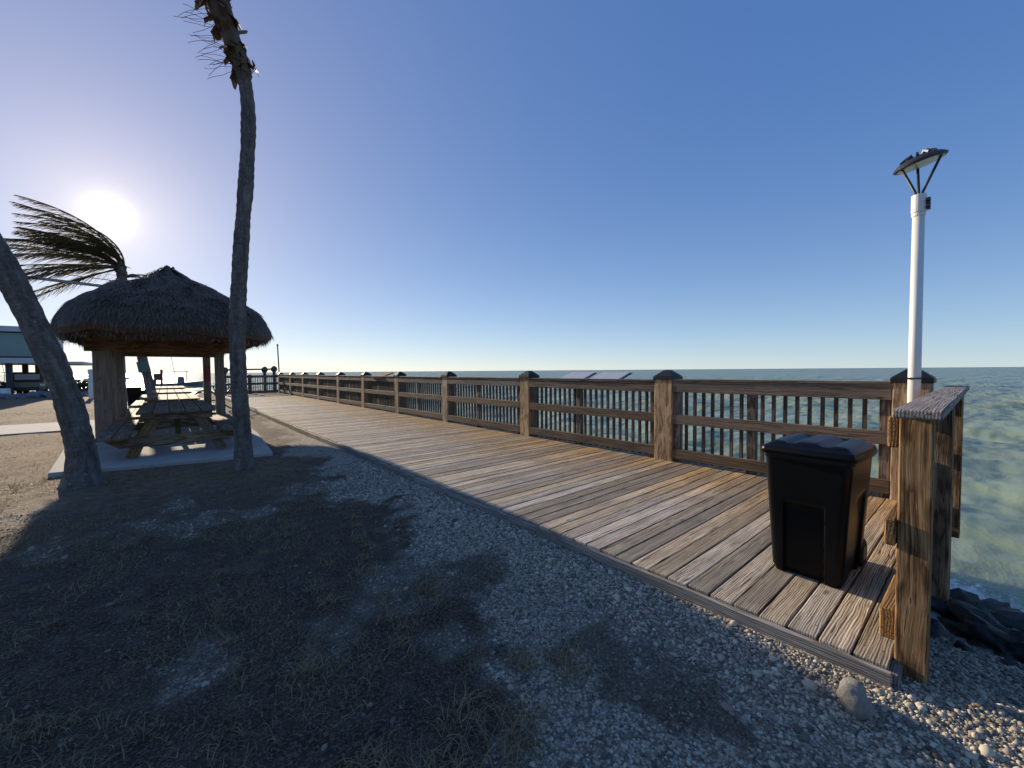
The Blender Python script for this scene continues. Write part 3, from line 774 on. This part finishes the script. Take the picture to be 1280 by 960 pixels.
# roof surface
EX0, EX1, EY0, EY1 = -1.74, 2.08, 10.1, 18.3; RYa, RYb, RX, RZt = 12.8, 15.5, .08, 4.02; EZ = 2.30
def eave(s_):
    cx, cy = (EX0+EX1)/2, (EY0+EY1)/2; a = s_*2*math.pi; c, sn = math.cos(a), math.sin(a); e = 4.2
    k = (abs(c)**e + abs(sn)**e)**(-1/e); return Vector((cx+k*c*(EX1-EX0)/2, cy+k*sn*(EY1-EY0)/2, EZ))
def ridgept(e): return Vector((RX, min(max(RYa+(e.y-EY0)/(EY1-EY0)*(RYb-RYa), RYa), RYb), RZt))
def roofp(s_, t_, off=0):
    t_ = max(0, t_); e = eave(s_); r = ridgept(e); p = r.lerp(e, t_)
    p.z = float(np.interp(t_, (0, .25, .5, .75, .88, .96, 1), (4.12, 3.76, 3.50, 3.16, 2.90, 2.64, 2.42))) + off
    d = Vector((math.cos(s_*6.283)*3, math.sin(s_*6.283)*3, t_*3)); p.z += .10*mnoise.noise(d*1.4); p.x += .06*mnoise.noise(d*2+Vector((9, 0, 0)))
    return p
m = MB(); ns, nt = 120, 26; vs = []; gs = []
for i in range(ns):
    for j in range(nt+1):
        vs.append(roofp(i/ns, j/nt)); gs.append((i*.4, j*.2, 0))
    # inner shell
for i in range(ns):
    for j in range(nt+1):
        t_ = j/nt*.965; vs.append(roofp(i/ns, t_, -.30)); gs.append((i*.4, j*.2, 3))
fs = []; W_ = nt+1; B = ns*W_
for i in range(ns):
    i2 = (i+1) % ns
    for j in range(nt):
        fs.append((i*W_+j, i*W_+j+1, i2*W_+j+1, i2*W_+j)); fs.append((B+i*W_+j, B+i2*W_+j, B+i2*W_+j+1, B+i*W_+j+1))
    fs.append((i*W_+nt, B+i*W_+nt, B+i2*W_+nt, i2*W_+nt))
m.add(vs, fs, gs, .3)
for k in range(44000):
    s_ = random.random(); t_ = math.sqrt(random.uniform(.0, 1.0)) if k < 34000 else random.uniform(.93, 1.0)
    t_ = max(.08, t_); p = roofp(s_, t_); q = roofp(s_, min(1.0, t_)-.06)
    d = (p-q).normalized(); side = Vector((0, 0, 1)).cross(d).normalized(); nrm = d.cross(side)
    if nrm.z < 0: nrm = -nrm
    L = random.uniform(.07, .24)
    if t_ > .93 and random.random() < .8:
        d = (d*.4 + Vector((0, 0, -1))).normalized(); L = random.uniform(.07, .15) if random.random() < .97 else random.uniform(.16, .24); u_ = random.random(); p.z -= .20*u_; p -= (p-Vector((.2, 14.9, p.z))).normalized()*(.22*u_+random.uniform(0, .04))
    d = (d + side*random.gauss(0, .2) + nrm*abs(random.gauss(.02, .05))).normalized()
    if random.random() < .004: d = (d + nrm*.5).normalized(); L *= 1.1
    w = random.uniform(.004, .012); st = p - d*L*.3 + nrm*.012
    e = st + d*L + Vector((0, 0, -.03*L)); mm_ = st.lerp(e, .5)+nrm*.015
    r_ = random.random()
    m.add([st-side*w, st+side*w, mm_+side*w, mm_-side*w, e+side*w*.25, e-side*w*.25], [(0, 1, 2, 3), (3, 2, 4, 5)], [(k*.37, 0, 0)]*6, r_)
under(hut, m.build('thatched_roof', M['thatch']))
m = MB()
for k in range(6):
    y = RYa+.05+k*.5; z = RZt+.03
    m.tube([(RX-.22, y-.05, z-.15), (RX, y, z-.02), (RX+.22, y+.04, z-.14)], .035, 8)
    if k % 2 == 0: m.tube([(RX-.10, y+.1, z-.1), (RX+.13+.05*k, y+.12, z+.10)], .028, 8)
m.tube([(RX, RYa-.2, RZt+.02), (RX, RYb+.2, RZt+.02)], .07, 8)
under(hut, m.build('ridge_cap', M['beam']))
m = MB()
m.box(.97, 1.10, 16.76, 16.868, 1.28, 1.80, 2); rb = m.build('fire_box', M['red'], bevel=.01); tag(rb, 'narrow red box fixed to a rear post of the thatched hut', 'red box')

# ------------------------------------------------------------------ palms
def frond(parent, base, az, el, L, bend, wind, mat='frond', leaf=.55, nl=46, wdir=Vector((-1, 0, 0)), name='frond'):
    m = MB(); d = Vector((math.cos(az)*math.cos(el), math.sin(az)*math.cos(el), math.sin(el)))
    pts = [Vector(base)]; st = 16
    for i in range(st):
        pts.append(pts[-1]+d*L/st); d = (d + Vector((0, 0, -bend/st)) + wdir*wind/st).normalized()
    m.tube(pts, [.035*(1-.85*i/st)+.004 for i in range(st+1)], 5, rnd=.9)
    for i in range(nl):
        u = .12+.88*i/(nl-1); f = u*st; k = min(int(f), st-1); p = pts[k].lerp(pts[k+1], f-k); t = (pts[k+1]-pts[k]).normalized()
        side = t.cross(Vector((0, 0, 1)))
        if side.length < .1: side = t.cross(Vector((0, 1, 0)))
        side.normalize(); ll = leaf*(math.sin(math.pi*min(1, u*.9+.12))**.6+.15)
        for s_ in (-1, 1):
            dd = (side*s_*random.uniform(.55, .8) + t*random.uniform(.55, .9) + Vector((0, 0, -.2-random.random()*.35)) + wdir*min(wind, 1)*.18).normalized()
            l2 = ll*random.uniform(.6, 1.2); w = .013
            up = dd.cross(t).normalized()*w if dd.cross(t).length > .05 else Vector((0, 0, w))
            q1 = p+dd*l2*.5; dd2 = (dd+Vector((0, 0, -.35))+wdir*min(wind, 1)*.35).normalized(); q2 = q1+dd2*l2*.5
            m.add([p-up*.5, p+up*.5, q1+up, q1-up, q2], [(0, 1, 2, 3), (3, 2, 4)], None, random.random())
    return m.build(name, M[mat], parent)
def trunk(parent, pts, r0, r1, flare=.0, name='trunk', n=28):
    # smooth path
    P = [Vector(p) for p in pts]; out = []
    for i in range(len(P)-1):
        p0, p1, p2, p3 = P[max(i-1, 0)], P[i], P[i+1], P[min(i+2, len(P)-1)]
        sg = max(4, int((p2-p1).length/.045))
        for k in range(sg):
            t = k/sg; out.append(.5*((2*p1)+(-p0+p2)*t+(2*p0-5*p1+4*p2-p3)*t*t+(-p0+3*p1-3*p2+p3)*t**3))
    out.append(P[-1]); N = len(out); z0 = out[0].z
    rad = []
    for i, p in enumerate(out):
        f = i/(N-1); h = (p-out[0]).length; r = r0+(r1-r0)*f**.5 + flare*math.exp(-h/.22) + .004*math.sin(h*38+math.sin(h*9)*1.4) + .012*mnoise.noise(Vector((h*2.3, r0*50, 0)))
        rad.append(r)
    m = MB(); m.tube(out, rad, n, bump=lambda L, a: 1+.05*mnoise.noise(Vector((math.cos(a)*1.5, math.sin(a)*1.5, L*2.5)))+ (.13*math.exp(-L/.18)*mnoise.noise(Vector((math.cos(a)*3, math.sin(a)*3, 4)))) )
    return m.build(name, M['bark'], parent, smooth=True)
# 1: tall palm before the hut
pa = empty('palm_tree', (0, 0, 0), 0, 'tall slim palm with curved grey trunk and shredded top right of the picnic table', 'palm tree', 'coconut palms round the hut')
trunk(pa, [(.925, 7.85, -.08), (.915, 7.85, .6), (.885, 7.85, 1.5), (.895, 7.85, 2.42), (.98, 7.85, 3.71), (1.085, 7.85, 4.95), (1.12, 7.86, 5.9), (1.04, 7.88, 6.5), (.90, 7.9, 6.95), (.72, 7.95, 7.5), (.50, 8.0, 8.1)], .128, .098, .075)
def husks(parent, cpts, nh, sc=1.0):
    m = MB()
    for k in range(nh):
        f = k/nh; c = Vector(cpts[0]).lerp(Vector(cpts[1]), f); a = k*2.4+random.uniform(-.3, .3)
        o_ = Vector((math.cos(a), math.sin(a), 0)); p = c+o_*.10*sc; L = random.uniform(.2, .4)*sc; w = random.uniform(.05, .11)*sc
        d = (o_*random.choice([.15, .3, .5, 1.0])+Vector((-.12, 0, random.choice([1, .9, .7, -.5, -.9, -1, -1])))).normalized(); s_ = d.cross(o_)
        s_ = s_.normalized() if s_.length > .05 else Vector((0, 0, 1)).cross(o_)
        e = p+d*L; mid = p.lerp(e, .55)+o_*.05
        m.add([p-s_*w, p+s_*w, mid+s_*w*.8, mid-s_*w*.8, e+s_*w*.35, e-s_*w*.2, p-s_*w+o_*.02, p+s_*w+o_*.02, mid+s_*w*.8+o_*.02, mid-s_*w*.8+o_*.02], [(0, 1, 2, 3), (3, 2, 4, 5), (6, 9, 8, 7)])
    # loose fibres
    for k in range(24):
        c = Vector(cpts[0]).lerp(Vector(cpts[1]), random.random()); a = random.uniform(1.6, 5.0); o_ = Vector((math.cos(a), math.sin(a)*.6, random.uniform(-.6, .3)))
        pts = [c+o_*.1]; d = o_.normalized()
        for i in range(6): pts.append(pts[-1]+d*random.uniform(.06, .11)); d = (d+Vector((-.12, 0, random.uniform(-.4, .25)))).normalized()
        m.tube(pts, .0035, 3)
    return m.build('leaf_husk', M['husk'], parent)
m = MB(); cp_ = [Vector(q) for q in [(1.10, 7.87, 6.33), (1.00, 7.88, 6.60), (.90, 7.9, 6.95), (.72, 7.95, 7.5), (.46, 8.02, 8.2)]]; m.tube([cp_[int(i/8)].lerp(cp_[min(int(i/8)+1, 4)], (i % 8)/8) for i in range(33)], list(np.interp(np.linspace(0, 4, 33), range(5), [.105, .125, .14, .165, .15])), 22, bump=lambda L, a: 1+.34*mnoise.noise(Vector((math.cos(a)*2.4, math.sin(a)*2.4, L*5)))); m.build('crown_base', M['husk'], pa)
husks(pa, [(1.08, 7.87, 6.42), (.88, 7.9, 7.0)], 26, .8); husks(pa, [(.88, 7.9, 7.0), (.50, 8.0, 8.0)], 34, 1.0)
for k in range(11):
    az = k*.571+.2; frond(pa, (.46+math.cos(az)*.1, 8.02+math.sin(az)*.1, 8.2), az, R(random.uniform(48, 75)), random.uniform(2.4, 3.0), .8, .7, nl=34, leaf=.5)
# 2: leaning palm at the left edge
pb = empty('palm_tree', (0, 0, 0), 0, 'thick palm trunk leaning out of the left edge of the photo', 'palm tree', 'coconut palms round the hut')
trunk(pb, [(-.955, 8.4, -.08), (-.955, 8.4, .35), (-.995, 8.4, .75), (-1.09, 8.4, 1.32), (-1.27, 8.4, 1.98), (-1.46, 8.4, 2.61), (-1.63, 8.4, 3.12), (-1.95, 8.4, 3.8), (-2.35, 8.4, 4.5), (-2.7, 8.4, 5.4), (-2.9, 8.4, 6.3)], .160, .13, .12)
husks(pb, [(-2.75, 8.4, 5.7), (-2.9, 8.4, 6.4)], 16)
for k in range(13):
    az = R(80+k*16.7); frond(pb, (-2.92, 8.4, 6.35), az, R(random.uniform(15, 70)), random.uniform(2.6, 3.2), 1.2, 1.4, nl=34)
# 3: windblown palm behind the hut
pc = empty('palm_tree', (0, 0, 0), 0, 'wind bent palm behind the hut, fronds blown left under the sun', 'palm tree', 'coconut palms round the hut')
trunk(pc, [(-.42, 24.5, -.1), (-.62, 24.5, 1.2), (-.83, 24.5, 2.4), (-1.15, 24.5, 4.4), (-1.36, 24.5, 5.7), (-1.38, 24.5, 6.2)], .19, .16, .05)
spec = []
for k in range(24):
    u_ = k/23; spec.append((180+random.uniform(-40, 40), 88-u_*98+random.uniform(-14, 14), random.uniform(3.3, 4.5)+.6*u_, random.uniform(.3, 1.1), (2.3-1.5*u_)*random.uniform(.6, 1.25)))
spec += [(120, 74, 3.4, 1.2, 3.6), (240, 72, 3.4, 1.2, 3.6), (20, 84, 2.8, 1.4, 5.0), (300, 80, 2.8, 1.4, 4.6)]
for a, e, L, bn, wd in spec:
    frond(pc, (-1.33+random.uniform(-.05, .05), 24.5+random.uniform(-.1, .1), 6.15), R(a), R(e), L*.86, bn*.9, wd, nl=50, leaf=.80)
for a, e, L in ((20, 35, 1.0), (-30, 15, 1.1), (60, 40, .9)): frond(pc, (-1.25, 24.5, 5.75), R(a), R(e), L, .9, .1, nl=16, leaf=.3, name='dead_frond', mat='husk')
husks(pc, [(-1.36, 24.5, 5.7), (-1.38, 24.5, 6.3)], 14)
m = MB(); m.box(-.19, .19, -.02, .02, -.24, .24, 2); sg = m.build('sign', M['teal'], bevel=.01); sg.location = (-.78, 24.28, 1.86); sg.rotation_euler = (0, R(-9), 0)
tag(sg, 'square teal sign board on the leaning palm trunk behind the hut', 'sign')

# arm lamp behind the hut
al = empty('street_lamp', (-1.21, 20.2, 0), 0, 'grey street lamp behind the hut with a long level arm to the left', 'street lamp')
m = MB(); m.tube([(0, 0, 0), (0, 0, 4.95)], [.10, .085], 14); m.build('pole', M['grey_metal'], al, smooth=True)
m = MB(); m.tube([(0, 0, 4.62), (-1.0, 0, 4.66), (-1.95, 0, 4.70)], [.05, .055, .05], 10); m.build('arm', M['grey_metal'], al, smooth=True)
m = MB(); m.box(-2.25, -1.9, -.07, .07, 4.66, 4.74, 0); m.build('lamp_head', M['dark_metal'], al, bevel=.02)
m = MB(); m.tube([(0, 0, 4.86), (-1.7, 0, 4.93)], .012, 6); m.build('stay_wire', M['dark_metal'], al)

# ------------------------------------------------------------------ bicycle
bk = empty('bicycle', (1.62, 20.7, .05), 0, 'dark bicycle leaning by the rear posts of the hut', 'bicycle')
wr_ = .40
for x in (-.45, .55):
    m = MB(); m.tube([(x+wr_*math.cos(a), 0, wr_+wr_*math.sin(a)) for a in np.linspace(0, 2*math.pi, 37)], .026, 8, caps=False); w = m.build('wheel', M['rubber'], bk, smooth=True)
    m = MB()
    for k in range(14): a = k*math.pi/7; m.tube([(x, 0, wr_), (x+wr_*math.cos(a), 0, wr_+wr_*math.sin(a))], .004, 3)
    m.tube([(x, -.04, wr_), (x, .04, wr_)], .03, 8); s_ = m.build('spokes', M['grey_metal'], w)
m = MB()
for a, b in [((-.45, 0, .4), (-.02, 0, .36)), ((-.45, 0, .4), (-.15, 0, .82)), ((-.02, 0, .36), (-.17, 0, .95)), ((-.02, 0, .36), (.38, 0, .80)), ((-.14, 0, .80), (.37, 0, .88)), ((.55, 0, .4), (.36, 0, 1.02))]: m.tube([a, b], .02, 8)
m.build('frame', M['dark_metal'], bk, smooth=True)
m = MB(); m.tube([(.30, -.28, 1.06), (.36, -.1, 1.04), (.36, .1, 1.04), (.30, .28, 1.06)], .016, 8); m.build('handlebar', M['dark_metal'], bk)
m = MB(); m.box(-.31, -.05, -.06, .06, .95, 1.0, 0); m.build('saddle', M['rubber'], bk, bevel=.02)

# ------------------------------------------------------------------ far shore
def rail_thing(name, label, cat, x0, x1, y, zs, step, mat, h, g=None):
    t = empty(name, (x0, y, 0), 0, label, cat, g)
    x = x0
    while x <= x1+.01:
        m = MB(); m.box(x-.07, x+.07, y-.07, y+.07, -1.2, h, 2); under(t, m.build('post', M[mat])); x += step
    for z in zs:
        m = MB(); m.box(x0, x1, y-.03, y+.03, z-.04, z+.04, 0); under(t, m.build('rail', M[mat]))
    return t
rail_thing('shore_fence', 'low dark rail along the far shore seen through the hut', 'fence', -3.5, 2.4, 41.5, (.42,), 1.95, 'outboard', .55)
rail_thing('dock_fence', 'dark fence of crossed rails left of the hut', 'fence', -7.2, -3.4, 46.5, (.25, .8, 1.35), 1.25, 'outboard', 1.45)
# dock frame beyond the far railing
df = empty('piling_frame', (5.4, 38, 0), 0, 'pair of round topped pilings with a level pipe behind the far railing', 'pilings')
for x, h in ((6.05, 2.0), (6.72, 2.05), (3.4, 1.95)):
    m = MB(); m.tube([(x, 38, -2.5), (x, 38, h-.35)], .11, 12); p = under(df, m.build('piling', M['outboard']))
    m = MB(); m.blob((x, 38, h-.22), (.24, .24, .27), int(x*3), 2, .15); c = m.build('piling_cap', M['outboard'], smooth=True); c.parent = p
m = MB(); m.tube([(3.3, 37.9, 1.78), (6.75, 37.9, 1.84)], .06, 8); under(df, m.build('pipe', M['outboard']))
m = MB(); m.box(3.0, 6.9, 37.2, 39.2, -.05, .1, 0); under(df, m.build('deck', M['outboard']))
fp = empty('flagpole', (6.42, 34.0, 0), 0, 'thin bare pole standing behind the far corner of the railing', 'pole')
m = MB(); m.tube([(0, 0, -1.4), (-.14, 0, 3.55)], [.05, .04], 8); m.build('pole', M['outboard'], fp, smooth=True)
m = MB(); m.blob((0, 0, 0), (.07, .07, .07), 1, 2, .02); o = m.build('finial', M['outboard'], fp); o.location = (-.14, 0, 3.58)

# boats and markers out on the water
def boat(x, y, L, label, console=True):
    t = empty('motor_boat', (x, y, SEA), 0, label, 'boat', 'small boats on the far water')
    m = MB(); sec = []; n_ = 9
    for i in range(n_):
        u = i/(n_-1); hw = L*.16*(math.sin(math.pi*min(1, .25+.75*(1-u)))**.5 if u < 1 else .02); sh = .55+.45*u*u
        sec.append([((u-.5)*L, -hw, sh), ((u-.5)*L, -hw*.7, .05), ((u-.5)*L, 0, -.15), ((u-.5)*L, hw*.7, .05), ((u-.5)*L, hw, sh)])
    vs = [p for s_ in sec for p in s_]; fs = []
    for i in range(n_-1):
        for k in range(4): fs.append((i*5+k, (i+1)*5+k, (i+1)*5+k+1, i*5+k+1))
        fs.append((i*5+4, (i+1)*5+4, (i+1)*5, i*5))
    fs.append((0, 1, 2, 3, 4)); m.add(vs, fs); m.build('hull', M['silhouette_boat'], t)
    if console:
        m = MB(); m.box(-.5, .5, -.4, .4, .6, 1.7, 2, taper=.8); m.build('console', M['silhouette_boat'], t)
        for sx in (-.8, .8):
            for sy in (-.5, .5):
                m = MB(); m.tube([(sx, sy, .7), (sx, sy, 2.6)], .04, 6); m.build('canopy_post', M['dark_metal'], t)
        m = MB(); m.box(-1.1, 1.1, -.7, .7, 2.6, 2.68, 0); m.build('canopy', M['silhouette_boat'], t)
        m = MB(); m.tube([(-.9, 0, 2.6), (-1.2, 0, 5.2)], .03, 5); m.build('antenna', M['dark_metal'], t)
    m = MB(); m.box(-L*.5-.45, -L*.5, -.2, .2, .1, 1.1, 2); m.build('outboard_motor', M['dark_metal'], t)
    return t
boat(1.9, 92, 6.5, 'dark motor boat with tall antenna seen through the hut above the tables')
boat(-17.5, 95, 8, 'motor boat moored left behind the raised building')
mk = empty('channel_marker', (-.6, 84, SEA), 0, 'short marker post with a square board in the water seen through the hut', 'marker')
m = MB(); m.tube([(0, 0, -1), (0, 0, 2.9)], .16, 8); m.build('piling', M['outboard'], mk)
m = MB(); m.box(-.95, -.15, -.05, .05, 1.2, 2.3, 2); m.build('board', M['outboard'], mk)

# raised building
bd = empty('raised_building', (-16, 45, 0), 0, 'raised white building with teal and grey window panels at the left edge', 'building')
def bpart(nm, mat, *a, par=None, bevel=0):
    m = MB(); m.box(*a); o = m.build(nm, M[mat], bevel=bevel)
    under(bd, o)
    if par:
        o.parent = par; o.location = (0, 0, 0)
    return o
bpart('floor_slab', 'building_white', -30, -6.9, 45.0, 55, 2.36, 2.74)
bpart('wall', 'building_white', -29.9, -7.1, 45.25, 54.8, 2.742, 4.6)
bpart('roof', 'building_white', -30.2, -6.85, 44.8, 55.2, 4.602, 4.98)
for i in range(13):
    x1 = -7.3-i*1.83; wd = bpart('window', 'window_grey' if i % 2 else 'window_teal', x1-1.76, x1, 45.18, 45.24, 2.82, 4.52)
    fr_ = MB()
    fr_.box(x1-1.80, x1+.04, 45.12, 45.17, 2.74, 2.86, 0); fr_.box(x1-1.80, x1+.04, 45.12, 45.17, 4.52, 4.58, 0); fr_.box(x1-.08, x1+.12, 45.10, 45.165, 2.865, 4.515, 2)
    f_ = fr_.build('frame', M['dark_trim']); f_.parent = wd; f_.location = (0, 0, 0)
for x in np.arange(-29, -6.9, 3.4):
    for y in (45.6, 50, 54.2): bpart('stilt', 'dark_trim', x-.15, x+.15, y-.15, y+.15, -1.5, 2.355)
bpart('balcony', 'building_white', -6.895, -4.95, 46.0, 54, 2.32, 2.52)
for x in (-5.1,): bpart('balcony_post', 'building_white', x-.05, x+.05, 53, 53.1, -1.5, 2.295)
bpart('fascia_sign', 'red', -30, -9.2, 45.7, 45.76, 1.75, 2.34)
for i, (x, y) in enumerate([(-10.2, 43.5), (-8.9, 43.9)]):
    m = MB(); m.box(-.6, .6, -.45, .45, 0, .62, 2, taper=.94); m2 = m.build('storage_box', M['white_paint'], bevel=.03); m2.location = (x, y, -.02)
    tag(m2, ['pale storage box on the rocks at the very left edge under the building', 'pale storage box beside the dark shrub under the building'][i], 'box', 'pale boxes under the building')
# white cross shaped bollard
m = MB(); m.box(-.12, .12, -.12, .12, 0, 1.75, 2); wb = empty('bollard', (-3.72, 37.5, 0), 0, 'white square bollard with a broad collar left of the hut post', 'bollard')
m.build('post', M['white_paint'], wb, bevel=.02); m = MB(); m.box(-.28, .28, -.16, .16, 1.12, 1.30, 0); m.build('collar', M['white_paint'], wb, bevel=.01)
m = MB(); m.box(-.16, .16, -.16, .16, 1.752, 1.86, 2, taper=.5); m.build('cap', M['white_paint'], wb)
wb2 = copy_tree(wb); wb2.location = (-2.25, 38.5, 0); wb2['label'] = 'white square bollard seen between the hut post and the bin'
wb['group'] = wb2['group'] = 'white bollards on the far shore'
# parked vehicle seen end on
vh = empty('parked_car', (-8.0, 48.2, 0), 0, 'dark boxy car parked end on below the raised building', 'car')
m = MB(); m.box(-.95, .95, -2, 2, .35, .98, 1); m.build('body', M['tan_paint'], vh, bevel=.12, seg=3)
m = MB(); m.box(-.85, .85, -1.2, 1.9, .985, 1.72, 2, taper=.86); cb = m.build('cabin', M['car_paint'], vh, bevel=.06, seg=2)
m = MB(); m.box(-.62, .62, -1.27, -1.19, 1.15, 1.58, 0); m.build('windscreen', M['panel_face'], vh, bevel=.02)
m = MB(); m.box(-.7, .7, -2.06, -2.01, .42, .62, 0); m.build('bumper', M['dark_metal'], vh, bevel=.02)
for sx in (-.86, .86):
    m = MB(); m.box(sx-.12, sx+.12, -2.03, -1.99, .68, .84); m.build('headlight', M['lens'], vh)
    for sy in (-1.3, 1.3):
        Mw = Matrix.Translation((sx, sy, .34)) @ Matrix.Rotation(R(90), 4, 'Y'); m = MB(); m.lathe([(.1, -.11), (.34, -.11), (.34, .11), (.1, .11)], 18, Mw); m.build('wheel', M['rubber'], vh)
# shrubs below the building
for i, (x, y, s_, lb) in enumerate([(-9.3, 46.2, .9, 'dark shrub left of the boxy car under the building'), (-11.8, 47, 1.2, 'large dark shrub at the left edge under the building'), (-5.4, 50, 1.0, 'low shrub behind the leaning palm trunk'), (-.9, 33.5, .5, 'small bush behind the bin seen through the hut')]):
    m = MB()
    for k in range(900):
        v = Vector((random.gauss(0, 1), random.gauss(0, 1), random.gauss(0, 1))).normalized()*random.random()**.4
        p = Vector((v.x*s_, v.y*s_, .55*s_+v.z*s_*.62)); a = Vector((random.gauss(0, 1), random.gauss(0, 1), random.gauss(0, 1))).normalized()*.11; b = a.orthogonal().normalized()*.05
        m.add([p-a, p+b, p+a, p-b], [(0, 1, 2, 3)])
    m.tube([(0, 0, -.1), (0, 0, .6*s_)], .05, 6)
    o = m.build('shrub', M['shrub']); o.location = (x, y, 0); tag(o, lb, 'shrub', 'shrubs on the far shore')
# riprap along the far shore
rr_i = 0
descr = ['broad grey', 'low grey', 'rounded grey', 'pale', 'dark', 'angular']
ripm = MB()
for k in range(160):
    x = random.uniform(-24, -3.2); y = random.uniform(40.5, 43.2) - max(0, (x+9)*.05); s_ = random.uniform(.18, .5)
    ripm.blob((x, y, s_*.2), (s_*1.2, s_, s_*.65), k, 1, .4)
for k in range(150):
    x = random.uniform(-3.2, 8); y = random.uniform(40.2, 43); s_ = random.uniform(.15, .4)
    ripm.blob((x, y, -.1-(y-40)*.15), (s_*1.2, s_, s_*.6), k, 1, .4)
o = ripm.build('riprap', M['far_rock']); tag(o, 'bank of piled grey rocks along the far shore', 'rocks', kind='stuff')

# ------------------------------------------------------------------ camera
yaw, pitch, roll = R(40.4), R(-1.9), R(.43)
fw = Vector((math.sin(yaw)*math.cos(pitch), math.cos(yaw)*math.cos(pitch), math.sin(pitch)))
r0 = Vector((math.cos(yaw), -math.sin(yaw), 0)); u0 = r0.cross(fw)
rt = r0*math.cos(roll)-u0*math.sin(roll); up = u0*math.cos(roll)+r0*math.sin(roll)
cd = bpy.data.cameras.new('camera'); cam = bpy.data.objects.new('camera', cd); COL.objects.link(cam)
Mc = Matrix((rt, up, -fw)).transposed().to_4x4(); Mc.translation = (0, 0, H); cam.matrix_world = Mc
cd.sensor_width = 36; cd.lens = 507/1280*36; cd.clip_start = .05; cd.clip_end = 20000
S.camera = cam

# ------------------------------------------------------------------ light
SUN_EL, SUN_AZ = R(15.4), R(-4.0)       # azimuth from +Y towards +X
sdir = Vector((math.sin(SUN_AZ)*math.cos(SUN_EL), math.cos(SUN_AZ)*math.cos(SUN_EL), math.sin(SUN_EL)))
ld = bpy.data.lights.new('sun', 'SUN'); ld.energy = 4.9; ld.angle = R(.5); ld.color = (1, .84, .62)
lo = bpy.data.objects.new('sun', ld); COL.objects.link(lo); lo.rotation_euler = (-sdir).to_track_quat('-Z', 'Y').to_euler()
w = bpy.data.worlds.new('World'); S.world = w; w.use_nodes = True; t = w.node_tree; t.nodes.clear()
def N(tp): return t.nodes.new(tp)
sky = N('ShaderNodeTexSky'); sky.sky_type = 'NISHITA'; sky.sun_disc = False; sky.sun_elevation = SUN_EL; sky.sun_rotation = SUN_AZ
sky.altitude = 0; sky.air_density = .85; sky.dust_density = .0; sky.ozone_density = 2.6
bg = N('ShaderNodeBackground'); bg.inputs[1].default_value = .03
t.links.new(sky.outputs[0], bg.inputs[0])
tc = N('ShaderNodeTexCoord'); dot = N('ShaderNodeVectorMath'); dot.operation = 'DOT_PRODUCT'; t.links.new(tc.outputs['Generated'], dot.inputs[0]); dot.inputs[1].default_value = sdir
def mth(op, a, b=None):
    n = N('ShaderNodeMath'); n.operation = op
    for i, v in enumerate((a, b)):
        if v is None: continue
        if isinstance(v, bpy.types.NodeSocket): t.links.new(v, n.inputs[i])
        else: n.inputs[i].default_value = v
    return n.outputs[0]
ang = mth('ARCCOSINE', mth('MINIMUM', dot.outputs['Value'], .999999))
prev = bg.outputs[0]
for amp, wd, col in ((4.0, .54, (1, .93, .78)), (.30, 4.5, (1, .80, .50)), (.36, 18, (1, .66, .34))):
    e = mth('MULTIPLY', mth('EXPONENT', mth('MULTIPLY', ang, -180/math.pi/wd)), amp)
    b = N('ShaderNodeBackground'); b.inputs[0].default_value = (*col, 1); t.links.new(e, b.inputs[1])
    ad = N('ShaderNodeAddShader'); t.links.new(prev, ad.inputs[0]); t.links.new(b.outputs[0], ad.inputs[1]); prev = ad.outputs[0]
sep = N('ShaderNodeSeparateXYZ'); t.links.new(tc.outputs['Generated'], sep.inputs[0])
el = mth('MULTIPLY', mth('ABSOLUTE', mth('ARCSINE', sep.outputs[2])), -180/math.pi)
for amp, wd, aw, col in ((.43, 10.0, 0, (.55, .80, .98)), (.27, -7.0, 0, (.12, .36, 1.0)), (.30, 5.0, 45, (1, .48, .06))):
    b = N('ShaderNodeBackground'); b.inputs[0].default_value = (*col, 1)
    f_ = mth('EXPONENT', mth('DIVIDE', el, abs(wd)))
    if wd < 0: f_ = mth('SUBTRACT', 1.0, f_)          # clear blue that sets in above the horizon haze
    f_ = mth('MULTIPLY', f_, amp)
    if aw: f_ = mth('MULTIPLY', f_, mth('EXPONENT', mth('MULTIPLY', ang, -180/math.pi/aw)))
    t.links.new(f_, b.inputs[1])
    ad = N('ShaderNodeAddShader'); t.links.new(prev, ad.inputs[0]); t.links.new(b.outputs[0], ad.inputs[1]); prev = ad.outputs[0]
out = N('ShaderNodeOutputWorld'); t.links.new(prev, out.inputs[0])
S.view_settings.view_transform = 'Standard'; S.view_settings.look = 'None'; S.view_settings.gamma = 1; S.view_settings.use_curve_mapping = False
S.view_settings.exposure = 0.44
S.render.engine = 'CYCLES'
